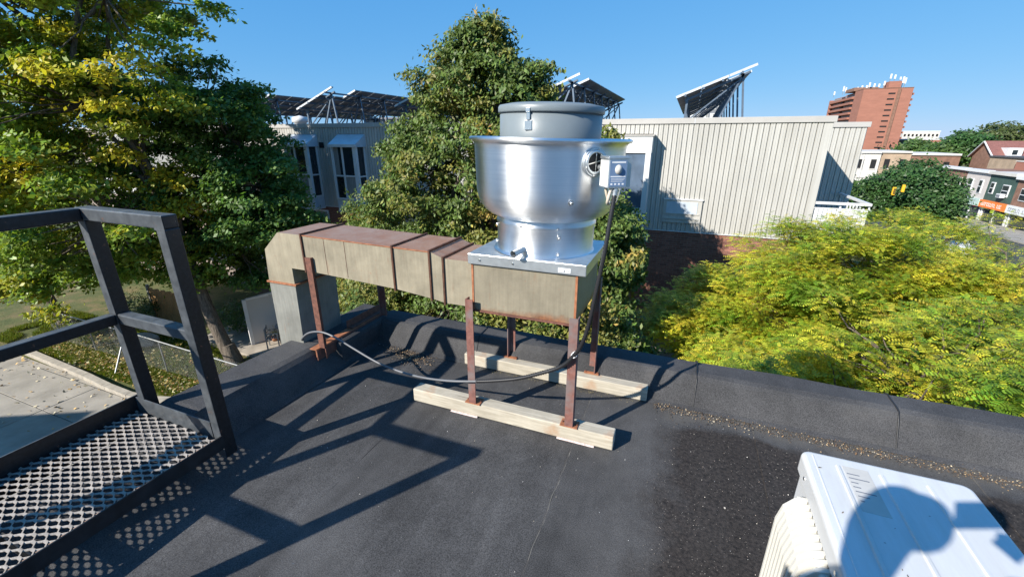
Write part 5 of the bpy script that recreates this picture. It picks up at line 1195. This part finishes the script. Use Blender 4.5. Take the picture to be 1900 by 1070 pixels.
# hedge and shrubs on the patio side
for x, y, z, r, lab in ((-16.6, 11.0, -5.2, 0.9, 'dark rounded shrub by the brick pier at the edge of the patio'), (-21.6, 9.9, -5.4, 0.8, 'low bush beside the wooden fence'), (-11.2, 9.2, -5.6, 0.6, 'small ivy bush at the foot of the roof wall')):
    t = thing('shrub', lab, 'shrub', (x, y, G)); crown(t, [(x, y, z, r, r, r*0.9)], 120, 24, 0.16, 0.08, dark_col, name='foliage')

# ============================================================ LAWN FURNITURE
cf = thing('chain_link_fence', 'galvanised chain-link fence with top rail crossing the lawn', 'fence', (-16, 7.4, G))
def fy(x): return 7.62 if True else 0
m = MB(); m.tube([(-23.5, 7.68, -4.80), (-17.2, 7.62, -4.80), (-12.1, 7.45, -4.80), (-9.5, 7.35, -4.8)], 0.022, 8); m.build('top_rail', 'wire', cf)
for x in (-22.4, -20.1, -17.9, -15.9, -13.7, -11.5): m = MB(); m.tube([(x, 7.60, G-0.05), (x, 7.60, -4.80)], 0.024, 8); m.build('fence_post', 'wire', cf)
m = MB(); m.tube([(-17.45, 6.85, G), (-17.75, 7.58, -4.85)], 0.026, 8); m.build('brace_post', 'wire', cf)
m = MB(); x = -23.4
while x < -9.6:
    for sg in (1, -1):
        a = (x, 7.60, G+0.04); b = (x+sg*1.16, 7.60, -4.83)
        if -23.5 < b[0] < -9.5: m.tube([a, b], 0.0022, 3, False)
    x += 0.085
m.build('wire_mesh', 'wire', cf)['kind'] = 'stuff'
wf = thing('wooden_fence', 'short orange-brown wooden board fence behind the lawn', 'fence', (-20.8, 10.4, G))
for k in range(15):
    x = -21.5+0.142*k; B('fence_board', 'fencewood', (x, 10.5, G), (x+0.13, 10.52, G+1.42+0.03*math.sin(k*2.1)), wf, 0.003)
B('fence_post', 'curtain', (-21.62, 10.46, G), (-21.51, 10.56, G+1.55), wf); B('fence_rail', 'fencewood', (-21.5, 10.522, G+0.3), (-19.4, 10.56, G+0.38), wf); B('fence_rail', 'fencewood', (-21.5, 10.522, G+1.1), (-19.4, 10.56, G+1.18), wf)
st = thing('boulder', 'grey boulder on the lawn behind the wire fence', 'boulder', (-19.2, 8.6, G))
bm = bmesh.new(); bmesh.ops.create_icosphere(bm, subdivisions=3, radius=0.5)
for v in bm.verts: v.co = Vector((v.co.x*1.3, v.co.y*0.8, v.co.z*0.55))*(1+0.25*noise.noise(v.co*2.3))
mm = MB(); mm.add([v.co+Vector((-19.2, 8.7, G+0.1)) for v in bm.verts], [[v.index for v in f.verts] for f in bm.faces]); bm.free(); mm.build('rock', 'curb', st)
pot(-14.0, 10.95, G+0.74, 0.10, 'pot of orange flowers standing on the patio table', (0.75, 0.30, 0.03))
pot(-14.5, 10.75, G+0.02, 0.13, 'low flower pot on the patio floor by the divider wall', (0.30, 0.30, 0.05))
# unseen building added behind us so that its corner shadows the driveway
nb = thing('driveway_shadow_block', 'unseen brown brick building added behind the camera to shadow the driveway', 'building', (-22.8, -5.95, G))
for nm_, mt_, x0, y0, z0, x1, y1, z1 in (('wall', 'brownbrick', -9.0, -14, 0, 0, 0, 8.0), ('roof', 'greyroof', -9.1, -14.1, 8.003, 0.1, 0.1, 8.2)):
    m = MB(); m.box((x0, y0, z0), (x1, y1, z1)); o = m.build(nm_, mt_); o.parent = nb
nb.rotation_euler = (0, 0, math.radians(28))
# ============================================================ SOLAR TABLES ON THE BLOCK ROOF
def solar_table(xh, label):
    xl = xh-2.36; zl, zh = 2.95, 3.86; y0 = 17.0; n = 12; pitch = 1.0
    t = thing('solar_table', label, 'solar array', (xl, y0, ZC), 'tilted solar tables on the flat roof')
    d = Vector((xh-xl, 0, zh-zl)); L = d.length; u = d.normalized(); nrm_ = Vector((-u.z, 0, u.x))
    pl_ = L/3
    def panel(y, k, w_, first=[None]):
        m = MB(); a = Vector((xl, y, zl))+u*(pl_*k+0.012); b = a+u*(pl_-0.03)
        m.hexa([a-nrm_*0.0, b-nrm_*0.0, b+Vector((0, w_, 0)), a+Vector((0, w_, 0)), a+nrm_*0.035, b+nrm_*0.035, b+Vector((0, w_, 0))+nrm_*0.035, a+Vector((0, w_, 0))+nrm_*0.035])
        o = m.build('solar_panel', 'panelback', t); return o
    def frame(y, k, w_):
        m = MB(); a = Vector((xl, y, zl))+u*(pl_*k+0.006); b = a+u*(pl_-0.018)
        m.bar(a+nrm_*0.012, b+nrm_*0.012, 0.022, 0.075, nrm_); return m.build('panel_edge', 'panelframe', t)
    for r in range(n):
        y = y0+r*pitch
        for k in range(3):
            if r == 0 and k == 2: 
                frame(y-0.02, k, 0.1); panel(y, k, 0.10); continue
            if r == 1 and k == 2: 
                frame(y+0.55, k, 0.1); panel(y+0.57, k, 0.40); continue
            panel(y, k, pitch-0.03)
            if r == 0: frame(y-0.02, k, 0.1)
    for k in (0.35, 1.05, 1.75, 2.45):     # purlins
        a = Vector((xl, y0-0.1, zl))+u*(pl_*k)-nrm_*0.05; m = MB(); m.bar(a, a+Vector((0, n*pitch+0.1, 0)), 0.06, 0.07); m.build('purlin', 'strut', t)
    for r in range(0, n+1, 2):
        y = y0+0.3+r*pitch*0.97; a = Vector((xl+0.25, y, zl+0.02)); b = Vector((xh-0.35, y, zh-0.22))
        m = MB(); m.bar((xl+0.35, y, ZC), a+u*0.12, 0.07); m.bar((xh-1.0, y, ZC), b, 0.06); m.bar((xh-0.15, y, ZC), b+Vector((-0.02, 0, 0)), 0.06); m.bar((xl+0.36, y+.03, ZC+0.1), b+Vector((0,.03,-0.1)), 0.045); m.bar(a-nrm_*0.10, b+u*0.2-nrm_*0.02, 0.06, 0.08)
        m.build('support_frame', 'strut', t)
    m = MB()
    for k in (1.0, 2.0):
        for r in range(n):
            p = Vector((xl, y0+0.5+r*pitch, zl))+u*(pl_*k)-nrm_*0.03; m.box(p-Vector((0.035, 0.03, 0.035)), p+Vector((0.035, 0.03, 0.005)))
    m.build('panel_clamps', 'panelframe', t)['kind'] = 'stuff'
    # glass faces
    m = MB(); a = Vector((xl, y0, zl))+nrm_*0.037; m.add([a, a+u*L, a+u*L+Vector((0, 0.0, 0)), a], []) if False else None
    for r in range(n):
        for k in range(3):
            if k == 2 and r < 2: continue
            p = Vector((xl, y0+r*pitch+.03, zl))+u*(pl_*k+.03)+nrm_*0.0372; q = p+u*(pl_-.07); w_ = Vector((0, pitch-.09, 0)); m.add([p, q, q+w_, p+w_], [(0,1,2,3)])
    m.build('cell_glass', 'panelcell', t)
for xh, lab in ((-21.55, 'solar table furthest left, half hidden by the maple'), (-15.75, 'solar table above the bay windows, second from the left'), (-10.0, 'solar table mostly hidden behind the linden crown'), (-4.1, 'solar table showing above the right shoulder of the linden and the fan lid'), (1.66, 'solar table standing alone on the right over the cream cladding')):
    solar_table(xh, lab)
# roof gear behind the coping on the left
rv = thing('roof_vent', 'white rounded roof vent at the left end of the coping', 'vent', (-19.3, 18.5, ZC)); m = MB(); m.lathe([(0.3, 0), (0.3, 0.35), (0.42, 0.4), (0.38, 0.62), (0.0, 0.72)], 16, (-19.6, 18.5, ZC)); m.build('hood', 'trim', rv)
rh = thing('roof_cabin', 'long low glazed roof cabin behind the left solar tables', 'roof cabin', (-15, 24, ZC))
B('cabin_wall', 'greyfac', (-22, 26.5, ZC), (-9.5, 30, 3.0), rh)
for k in range(14): B('pane', 'glass', (-21.8+0.87*k, 26.46, 2.35), (-21.8+0.87*k+0.72, 26.499, 2.9), rh)

# ============================================================ GREY FLATS seen through the right solar table
ga = thing('grey_apartment_block', 'grey apartment block with pale windows glimpsed under the right solar table', 'building', (20, 150, -8))
B('wall', 'greyfac', (-1.2, 98.6, -8), (4.9, 108, 8.5), ga)
for j in range(4):
    for k in range(5):
        x = -0.95+1.2*k; z = 6.9-1.5*j; w_ = B('window', 'trim', (x, 98.53, z), (x+0.85, 98.599, z+0.8), ga); B('pane', 'curtain', (x+0.45, 98.5, z+.1), (x+0.78, 98.529, z+.7), w_)

# ============================================================ ORANGE TOWER
tw = thing('apartment_tower', 'tall orange-brick apartment tower with balconies and rooftop antennas', 'building', (95, 318, -8))
TX0, TX1, TY, TZ = 86.2, 108.6, 318.0, 27.4
B('wall', 'orangebrick', (TX0, TY, -8), (TX1, TY+14, TZ), tw)
B('stair_slab', 'orangebrick', (TX0+1.4, TY+14.02, -8), (TX1-6, TY+36, TZ-0.2), tw)
B('rear_wing', 'orangebrick', (TX0+2.2, TY+14.0+22.05, -8), (TX1-6, TY+64, TZ-0.5), tw)
B('stair_recess', 'brownbrick', (TX0+15.6, TY-0.4, -8), (TX0+17.0, TY-0.02, TZ-0.3), tw); B('roof_edge', 'brownbrick', (TX0-0.1, TY-0.15, TZ+0.001), (TX1+0.1, TY+14, TZ+0.35), tw)
B('stair_head', 'orangebrick', (TX0+10.9, TY-0.25, TZ+0.36), (TX0+16.4, TY+8, TZ+3.6), tw); B('roof_plant', 'brownbrick', (TX0-1, TY+14, TZ+.36), (TX0+10.8, TY+30, TZ+2.2), tw)
for k in range(11):
    z = TZ-2.9-2.85*k
    B('window', 'dark', (TX0+11.7, TY-0.12, z), (TX0+14.8, TY-0.005, z+0.75), tw)
    b = B('balcony', 'orangebrick', (TX0-0.75, TY+16.0, z-0.9), (TX0+1.39, TY+62, z+0.35), tw)
    B('balcony_recess', 'curtain', (TX0+1.15, TY+16.5, z+0.351), (TX0+2.1, TY+61, z+1.7), b); B('balcony_divider', 'dark', (TX0+0.3, TY+36, z+0.36), (TX0+1.3, TY+40, z+1.5), b)
    B('balcony', 'orangebrick', (TX1+0.01, TY+1.0, z-0.6), (TX1+1.2, TY+12, z+0.45), tw)
B('left_fin', 'orangebrick', (TX0-0.8, TY+62.05, -8), (TX0+2.1, TY+64.0, TZ-1.5), tw)
for i, (dx, dy, h) in enumerate([(0.0,40,4.5),(0.8,38,3.6),(1.8,30,2.2),(3.2,24,2.4),(4.2,20,2.8),(5.4,12,3.6),(6.6,8,2.6),(8.2,6,2.2),(9.6,3,3.2),(11.4,2,5.6),(13.0,1,5.0),(15.6,1,3.8),(17.4,2,5.0),(18.4,2,4.4),(-0.4,58,3.0),(2.6,6,1.6),(7.4,3,1.8)]):
    an = bpy.data.objects.new('antenna', None); COL.objects.link(an); an.parent = tw; an.matrix_parent_inverse = WM(tw).inverted()
    x, y = TX0+dx, TY+dy; zz = TZ+(3.6 if 10.9 < dx < 16.4 else 0.4)
    hh = h if not (10.9 < dx < 16.4) else h-2.2
    B('mast', 'wire', (x-0.12, y-0.12, zz), (x+0.12, y+0.12, zz+hh), an); B('antenna_panel', 'trim', (x-0.38, y-0.42, zz+hh*0.45), (x+0.38, y-0.13, zz+hh+0.5), an)

# row of old brick houses at the tower's foot
def rowhouse(x, w_, y, mat, top, label, roofm='greyroof', nwin=2, grp='old flat-roofed houses below the orange tower'):
    h = thing('row_house', label, 'house', (x, y, -9), grp); B('wall', mat, (x, y, -10), (x+w_-0.05, y+12, top), h); B('cornice', 'palefac', (x-0.05, y-0.3, top+0.003), (x+w_-0.1, y+12, top+0.35), h)
    for k in range(nwin):
        xx = x+w_*(k+0.5)/nwin-0.45; f = B('window', 'dark', (xx, y-0.06, top-3.0), (xx+0.9, y-0.005, top-1.2), h); B('sill', 'palefac', (xx-.1, y-0.12, top-3.15), (xx+1.0, y-0.065, top-3.01), f)
    return h
for i, (x, w_, mt, top, lab) in enumerate(((24.5, 7.5, 'tanbrick', -1.5, 'tan brick house nearest the cream block, left of the row'), (32.0, 4.2, 'palefac', -1.3, 'pale rendered house second in the old row'), (36.2, 5, 'tanbrick', -1.2, 'tan house with pale cornice in the middle of the old row'), (41.2, 7.8, 'brownbrick', -1.6, 'red-brown brick house at the right end of the old row'))):
    rowhouse(x, w_, 112+i*0.3, mt, top, lab)
# ============================================================ SHOPS FACING THE STREET (they face -X)
SX = 36.0
def shop(y0, y1, mat, top, label, signmat, wins, grp=None, cornice='trim'):
    s_ = thing('shop_building', label, 'shop', (SX, y0, -9)); z0 = -9.3
    B('wall', mat, (SX, y0, -6.05), (SX+11, y1-0.06, top), s_); B('shopfront', 'glass', (SX+0.3, y0+0.1, z0), (SX+11, y1-0.16, -6.052), s_)
    B('cornice', cornice, (SX-0.35, y0, top+0.003), (SX+0.3, y1-0.07, top+0.36), s_)
    for k in range(3): B('shopfront_frame', 'trim', (SX+0.15, y0+0.15+(y1-y0-0.5)*k/2, z0), (SX+0.299, y0+0.3+(y1-y0-0.5)*k/2, -6.06), s_)
    sg = B('sign_board', signmat, (SX-0.28, y0+0.05, -6.75), (SX-0.02, y1-0.12, -5.85), s_)
    for (a, b, zb, zt) in wins:
        f = B('window', 'trim', (SX-0.10, y0+a, zb), (SX-0.004, y0+b, zt), s_); B('pane', 'glass', (SX-0.13, y0+a+0.1, zb+0.1), (SX-0.1005, y0+b-0.1, zt-0.1), f); B('sash_bar', 'trim', (SX-0.15, y0+a+.1, (zb+zt)/2-.04), (SX-0.1305, y0+b-.1, (zb+zt)/2+.04), f)
    return s_, sg
def lettering(sg, y0, y1, zc, h, mat, seed):
    # the words are too blurred to read in the photograph: strokes of the same size and rhythm
    rn = random.Random(seed); m = MB(); y = y1
    while y > y0+0.3:
        w_ = rn.uniform(0.16, 0.3); k = rn.random()
        if k < 0.13: y -= 0.3; continue
        m.box((SX-0.30, y-w_*0.25, zc-h/2), (SX-0.2805, y, zc+h/2))
        if k < 0.7: m.box((SX-0.30, y-w_, zc+h/2-0.07), (SX-0.2805, y-w_*0.2501, zc+h/2))
        if k > 0.4: m.box((SX-0.30, y-w_, zc-h/2), (SX-0.2805, y-w_*0.2501, zc-h/2+0.07))
        y -= w_+0.09
    m.build('lettering', mat, sg)['kind'] = 'stuff'
def sh4(y0, y1, mat, top, lab, sm, wins, lm, seed, **k):
    s_, sg = shop(y0, y1, mat, top, lab, sm, wins, **k); lettering(sg, y0+0.5, y1-0.6, -6.3, 0.42, lm, seed); return s_
sh4(80.0, 86.5, 'brownbrick', -2.6, 'brown brick shop left of the off-white shop, half behind the tree', 'greyfac', [(0.8, 2.2, -5.0, -3.6), (3.6, 5.0, -5.0, -3.6)], 'palefac', 3)
sh4(74.8, 80.0, 'pinkfac', -2.62, 'off-white stuccoed shop with two narrow windows and pale green sign', 'mintsign', [(0.95, 1.75, -5.2, -3.5), (3.2, 4.1, -5.2, -3.5)], 'greyfac', 5)
sh4(69.4, 74.8, 'greenfac', -2.66, 'dark green painted shop with an orange sign', 'orangesign', [(0.9, 2.2, -5.1, -3.7), (3.8, 4.6, -5.0, -3.6)], 'whitesign', 8, cornice='palefac')
sh4(62.0, 69.4, 'brownbrick', -2.9, 'brown brick shop at the right edge with a white sign', 'whitesign', [(4.4, 6.2, -5.2, -3.8), (1.0, 2.8, -5.2, -3.8)], 'greyfac', 11)
for y, lab in ((73.9, 'white window air-conditioner under the right window of the green shop'),): 
    w_ = thing('window_unit', lab, 'air conditioner', (SX, 70.8, -5.3)); B('case', 'trim', (SX-0.6, 70.5, -5.2), (SX-0.14, 71.3, -4.75), w_); B('vent_panel', 'greyfac', (SX-0.61, 70.56, -5.14), (SX-0.602, 71.24, -4.85), w_)
aw = thing('red_awning', 'small red awning left of the pale green sign', 'awning', (SX-0.5, 81.5, -6.6)); m = MB(); m.hexa([(SX-1.6, 80.2, -7.4), (SX, 80.2, -7.4), (SX, 83.0, -7.4), (SX-1.6, 83.0, -7.4), (SX-1.5, 80.2, -7.2), (SX-0.01, 80.2, -6.3), (SX-0.01, 83.0, -6.3), (SX-1.5, 83.0, -7.2)]); m.build('canopy', 'red', aw)
# roofs and gear behind the shop parapets
bk2 = thing('rear_block', 'long pale flat-roofed block behind the shops with clutter on its deck', 'building', (48, 90, -8))
B('wall', 'tanbrick', (47.2, 62, -8), (60, 100, -1.35), bk2); B('parapet', 'greyroof', (47.0, 61.9, -1.347), (60.1, 100, -1.15), bk2)
for y in (70.0, 78.0, 85.0, 92.0): B('window', 'dark', (47.1, y, -3.6), (47.195, y+1.0, -2.2), bk2)
for (x, y, a, b, h, mt, nm, lab, ct) in ((43.2, 83.0, 1.3, 2.2, 0.9, 'orangebrick', 'chimney', 'short orange brick chimney behind the brown shop', 'chimney'), (43.6, 73.5, 0.9, 2.8, 1.0, 'orangebrick', 'chimney', 'orange brick chimney between the off-white and green shops', 'chimney'), (44.5, 77.6, 1.2, 1.6, 0.8, 'greyfac', 'roof_unit', 'grey boxy roof unit behind the off-white shop', 'roof unit'), (44.0, 70.5, 1.0, 1.5, 0.7, 'palefac', 'roof_unit', 'pale roof unit behind the green shop', 'roof unit')):
    t = thing(nm, lab, ct, (x, y, -2.6)); B('stack', mt, (x, y, -3.2), (x+a, y+b, -2.4+h), t); B('cap', 'palefac', (x-.08, y-.08, -2.4+h+.002), (x+a+.08, y+b+.08, -2.3+h), t)
# gabled house
gh = thing('gabled_house', 'brown brick gabled house with maroon roof and white dormer behind the shops', 'house', (50, 104, -8))
X0, X1, Y0, Y1, YP, ZE, ZP = 52.0, 59.0, 108.6, 116.0, 112.6, -1.75, 0.95
m = MB(); m.add([(X0, Y0, -9), (X0, Y1, -9), (X0, Y1, ZE), (X0, YP, ZP), (X0, Y0, ZE)], [(4,3,2,1,0)]); m.box((X0+0.02, Y0, -9), (X1, Y1, ZE-0.1)); m.build('gable_wall', 'brownbrick', gh)
m = MB(); e = 0.4
m.hexa([(X0-e, Y0-e, ZE-0.2), (X1, Y0-e, ZE-0.2), (X1, YP, ZP), (X0-e, YP, ZP), (X0-e, Y0-e, ZE-0.02), (X1, Y0-e, ZE-0.02), (X1, YP, ZP+0.18), (X0-e, YP, ZP+0.18)])
m.hexa([(X0-e, YP+0.01, ZP), (X1, YP+0.01, ZP), (X1, Y1+e, ZE-0.2), (X0-e, Y1+e, ZE-0.2), (X0-e, YP+.01, ZP+0.18), (X1, YP+.01, ZP+0.18), (X1, Y1+e, ZE-0.02), (X0-e, Y1+e, ZE-0.02)]); m.build('roof', 'redroof', gh)
m = MB(); m.bar((X0-e-0.05, Y1+e, ZE-0.1), (X0-e-0.05, YP, ZP+0.1), 0.12, 0.3, (-1,0,0)); m.bar((X0-e-0.05, YP, ZP+0.1), (X0-e-0.05, Y0-e, ZE-0.1), 0.12, 0.3, (-1,0,0)); m.build('barge_board', 'trim', gh)
dm = B('dormer', 'trim', (X0+1.3, Y0-0.2, -1.55), (X0+3.3, Y0+3, -0.05), gh); B('dormer_pane', 'glass', (X0+1.9, Y0-0.26, -1.2), (X0+2.6, Y0-0.205, -0.4), dm)
B('chimney', 'brownbrick', (X1-1.6, YP-0.4, ZP), (X1-0.8, YP+0.4, ZP+0.9), gh)
# far pale buildings
for (x, y, w_, h, mt, lab) in ((118, 402, 18, 8.5, 'palefac', 'white block on the skyline right of the tower'), (148, 430, 22, 6.0, 'palefac', 'low pale building on the skyline with red band'), (120, 360, 24, 0.5, 'orangebrick', 'low brick school with white arches far down the street'), (232, 420, 16, 27.0, 'palefac', 'pale tower block above the treetops at the right'), (136, 500, 5, 10, 'palefac', 'small white block on the horizon next to the tower')):
    t = thing('distant_building', lab, 'building', (x, y, -8)); B('wall', mt, (x, y, -12), (x+w_, y+15, h), t); B('roof_edge', 'trim', (x-.2, y-.2, h+.01), (x+w_+.2, y+15, h+.6), t)
    n = int(w_/2.4)
    for k in range(n): B('window', 'dark' if mt != 'orangebrick' else 'trim', (x+0.8+2.4*k, y-0.1, h-3.4), (x+2.0+2.4*k, y-0.02, h-1.6), t)

# streetlight, traffic light, cars
def lamp(x, y, z0, h, label, arm=2.2):
    l = thing('street_lamp', label, 'street lamp', (x, y, z0)); m = MB(); m.tube([(x, y, z0), (x, y, z0+h)], [0.11, 0.07], 8); m.build('pole', 'palefac', l)
    m = MB(); m.tube([(x, y, z0+h-0.1), (x-arm*0.5, y, z0+h+0.3), (x-arm, y, z0+h+0.35)], 0.045, 6); m.build('arm', 'palefac', l); B('lamp_head', 'palefac', (x-arm-0.6, y-0.15, z0+h+0.28), (x-arm+0.05, y+0.15, z0+h+0.42), l)
lamp(18.4, 62.0, -8.7, 8.6, 'pale street lamp pole beside the end of the cream block')
tl = thing('traffic_light', 'yellow traffic signals hanging in front of the big dark green street tree', 'traffic light', (16.0, 43.0, -4))
B('signal_head', 'yellow', (14.95, 42.3, -2.55), (15.15, 42.5, -1.95), tl, 0.03); B('signal_head', 'yellow', (15.5, 42.3, -2.3), (15.68, 42.5, -1.75), tl, 0.03)
for z in (-2.4, -2.25, -2.1): B('lens', 'dark', (14.98, 42.27, z-.05), (15.12, 42.298, z+.05), tl)
m = MB(); m.tube([(11.5, 42.4, -9), (11.5, 42.4, -1.2)], 0.06, 6); m.tube([(11.5, 42.4, -1.25), (15.9, 42.4, -1.5)], 0.02, 5); m.build('span_wire', 'dark', tl)
def car(x, y, rz, mat, label):
    c = thing('parked_car', label, 'car', (0, 0, 0), 'cars along the street'); L, W_ = 4.4, 1.78
    prof = [(-L/2, 0.35), (-L/2, 0.85), (-L/2+0.25, 0.98), (-1.35, 1.02), (-0.85, 1.44), (0.75, 1.46), (1.35, 1.0), (L/2-0.25, 0.86), (L/2, 0.7), (L/2, 0.35)]
    n = len(prof); vs = [(a, -W_/2+(0.14 if z > 1.1 else 0), z) for a, z in prof]+[(a, W_/2-(0.14 if z > 1.1 else 0), z) for a, z in prof]
    m = MB(); m.add(vs, [tuple(range(n-1, -1, -1)), tuple(range(n, 2*n))]+[(i, (i+1)%n, n+(i+1)%n, n+i) for i in range(n)]); m.build('body', mat, c)
    m = MB(); m.hexa([(-1.22, -0.70, 1.06), (-0.84, -0.62, 1.41), (-0.84, 0.62, 1.41), (-1.22, 0.70, 1.06), (-1.26, -0.70, 1.07), (-0.89, -0.62, 1.43), (-0.89, 0.62, 1.43), (-1.26, 0.70, 1.07)]); m.build('rear_window', 'glass', c)
    m = MB(); m.hexa([(0.8, -0.62, 1.42), (1.28, -0.70, 1.06), (1.28, 0.70, 1.06), (0.8, 0.62, 1.42), (0.84, -0.62, 1.45), (1.33, -0.70, 1.08), (1.33, 0.70, 1.08), (0.84, 0.62, 1.45)]); m.build('windscreen', 'glass', c)
    for s_ in (-1, 1): B('side_window', 'glass', (-0.78, s_*0.76-0.04, 1.05), (0.72, s_*0.80+0.02*s_, 1.36), c)
    for sx in (-1.35, 1.4):
        for s_ in (-1, 1): m = MB(); m.tube([(sx, s_*0.72, 0.32), (sx, s_*0.90, 0.32)], 0.32, 18); w_ = m.build('wheel', 'tyre', c); q = MB(); q.tube([(sx, s_*0.90, 0.32), (sx, s_*0.91, 0.32)], 0.19, 12); q.build('rim', 'wire', w_)
    c.location = (x, y, max(terr(19.5, y), terr(31, y))+0.02); c.rotation_euler = (0, 0, rz)
car(21.6, 47.5, PI/2, 'carpaint', 'white car on the street glimpsed between the green trees')
car(21.6, 78.0, PI/2, 'carpaint2', 'dark car far down the street left of the lamp pole')
car(33.0-3.2, 77.0, PI/2, 'carpaint', 'white car parked in front of the off-white shop')
car(29.8, 83.5, PI/2, 'carpaint2', 'black car parked by the red awning')
# things glimpsed below the locusts
c4 = thing('parked_car', 'white vehicle roof glimpsed through the locust close to the parapet', 'car', (0, 0, 0), 'cars in the lane below')
M_ = None
bn = thing('teal_tarpaulin', 'small teal tarpaulin bundle glimpsed between the locust branches', 'tarpaulin', (3.9, 9.3, -4.8)); mm = MB(); mm.lathe([(0.0, 0.3), (0.22, 0.26), (0.38, 0.1), (0.42, 0.0)], 14, (3.9, 9.3, -5.99)); mm.build('sheet', 'teal', bn)
bpy.data.objects.remove(c4)
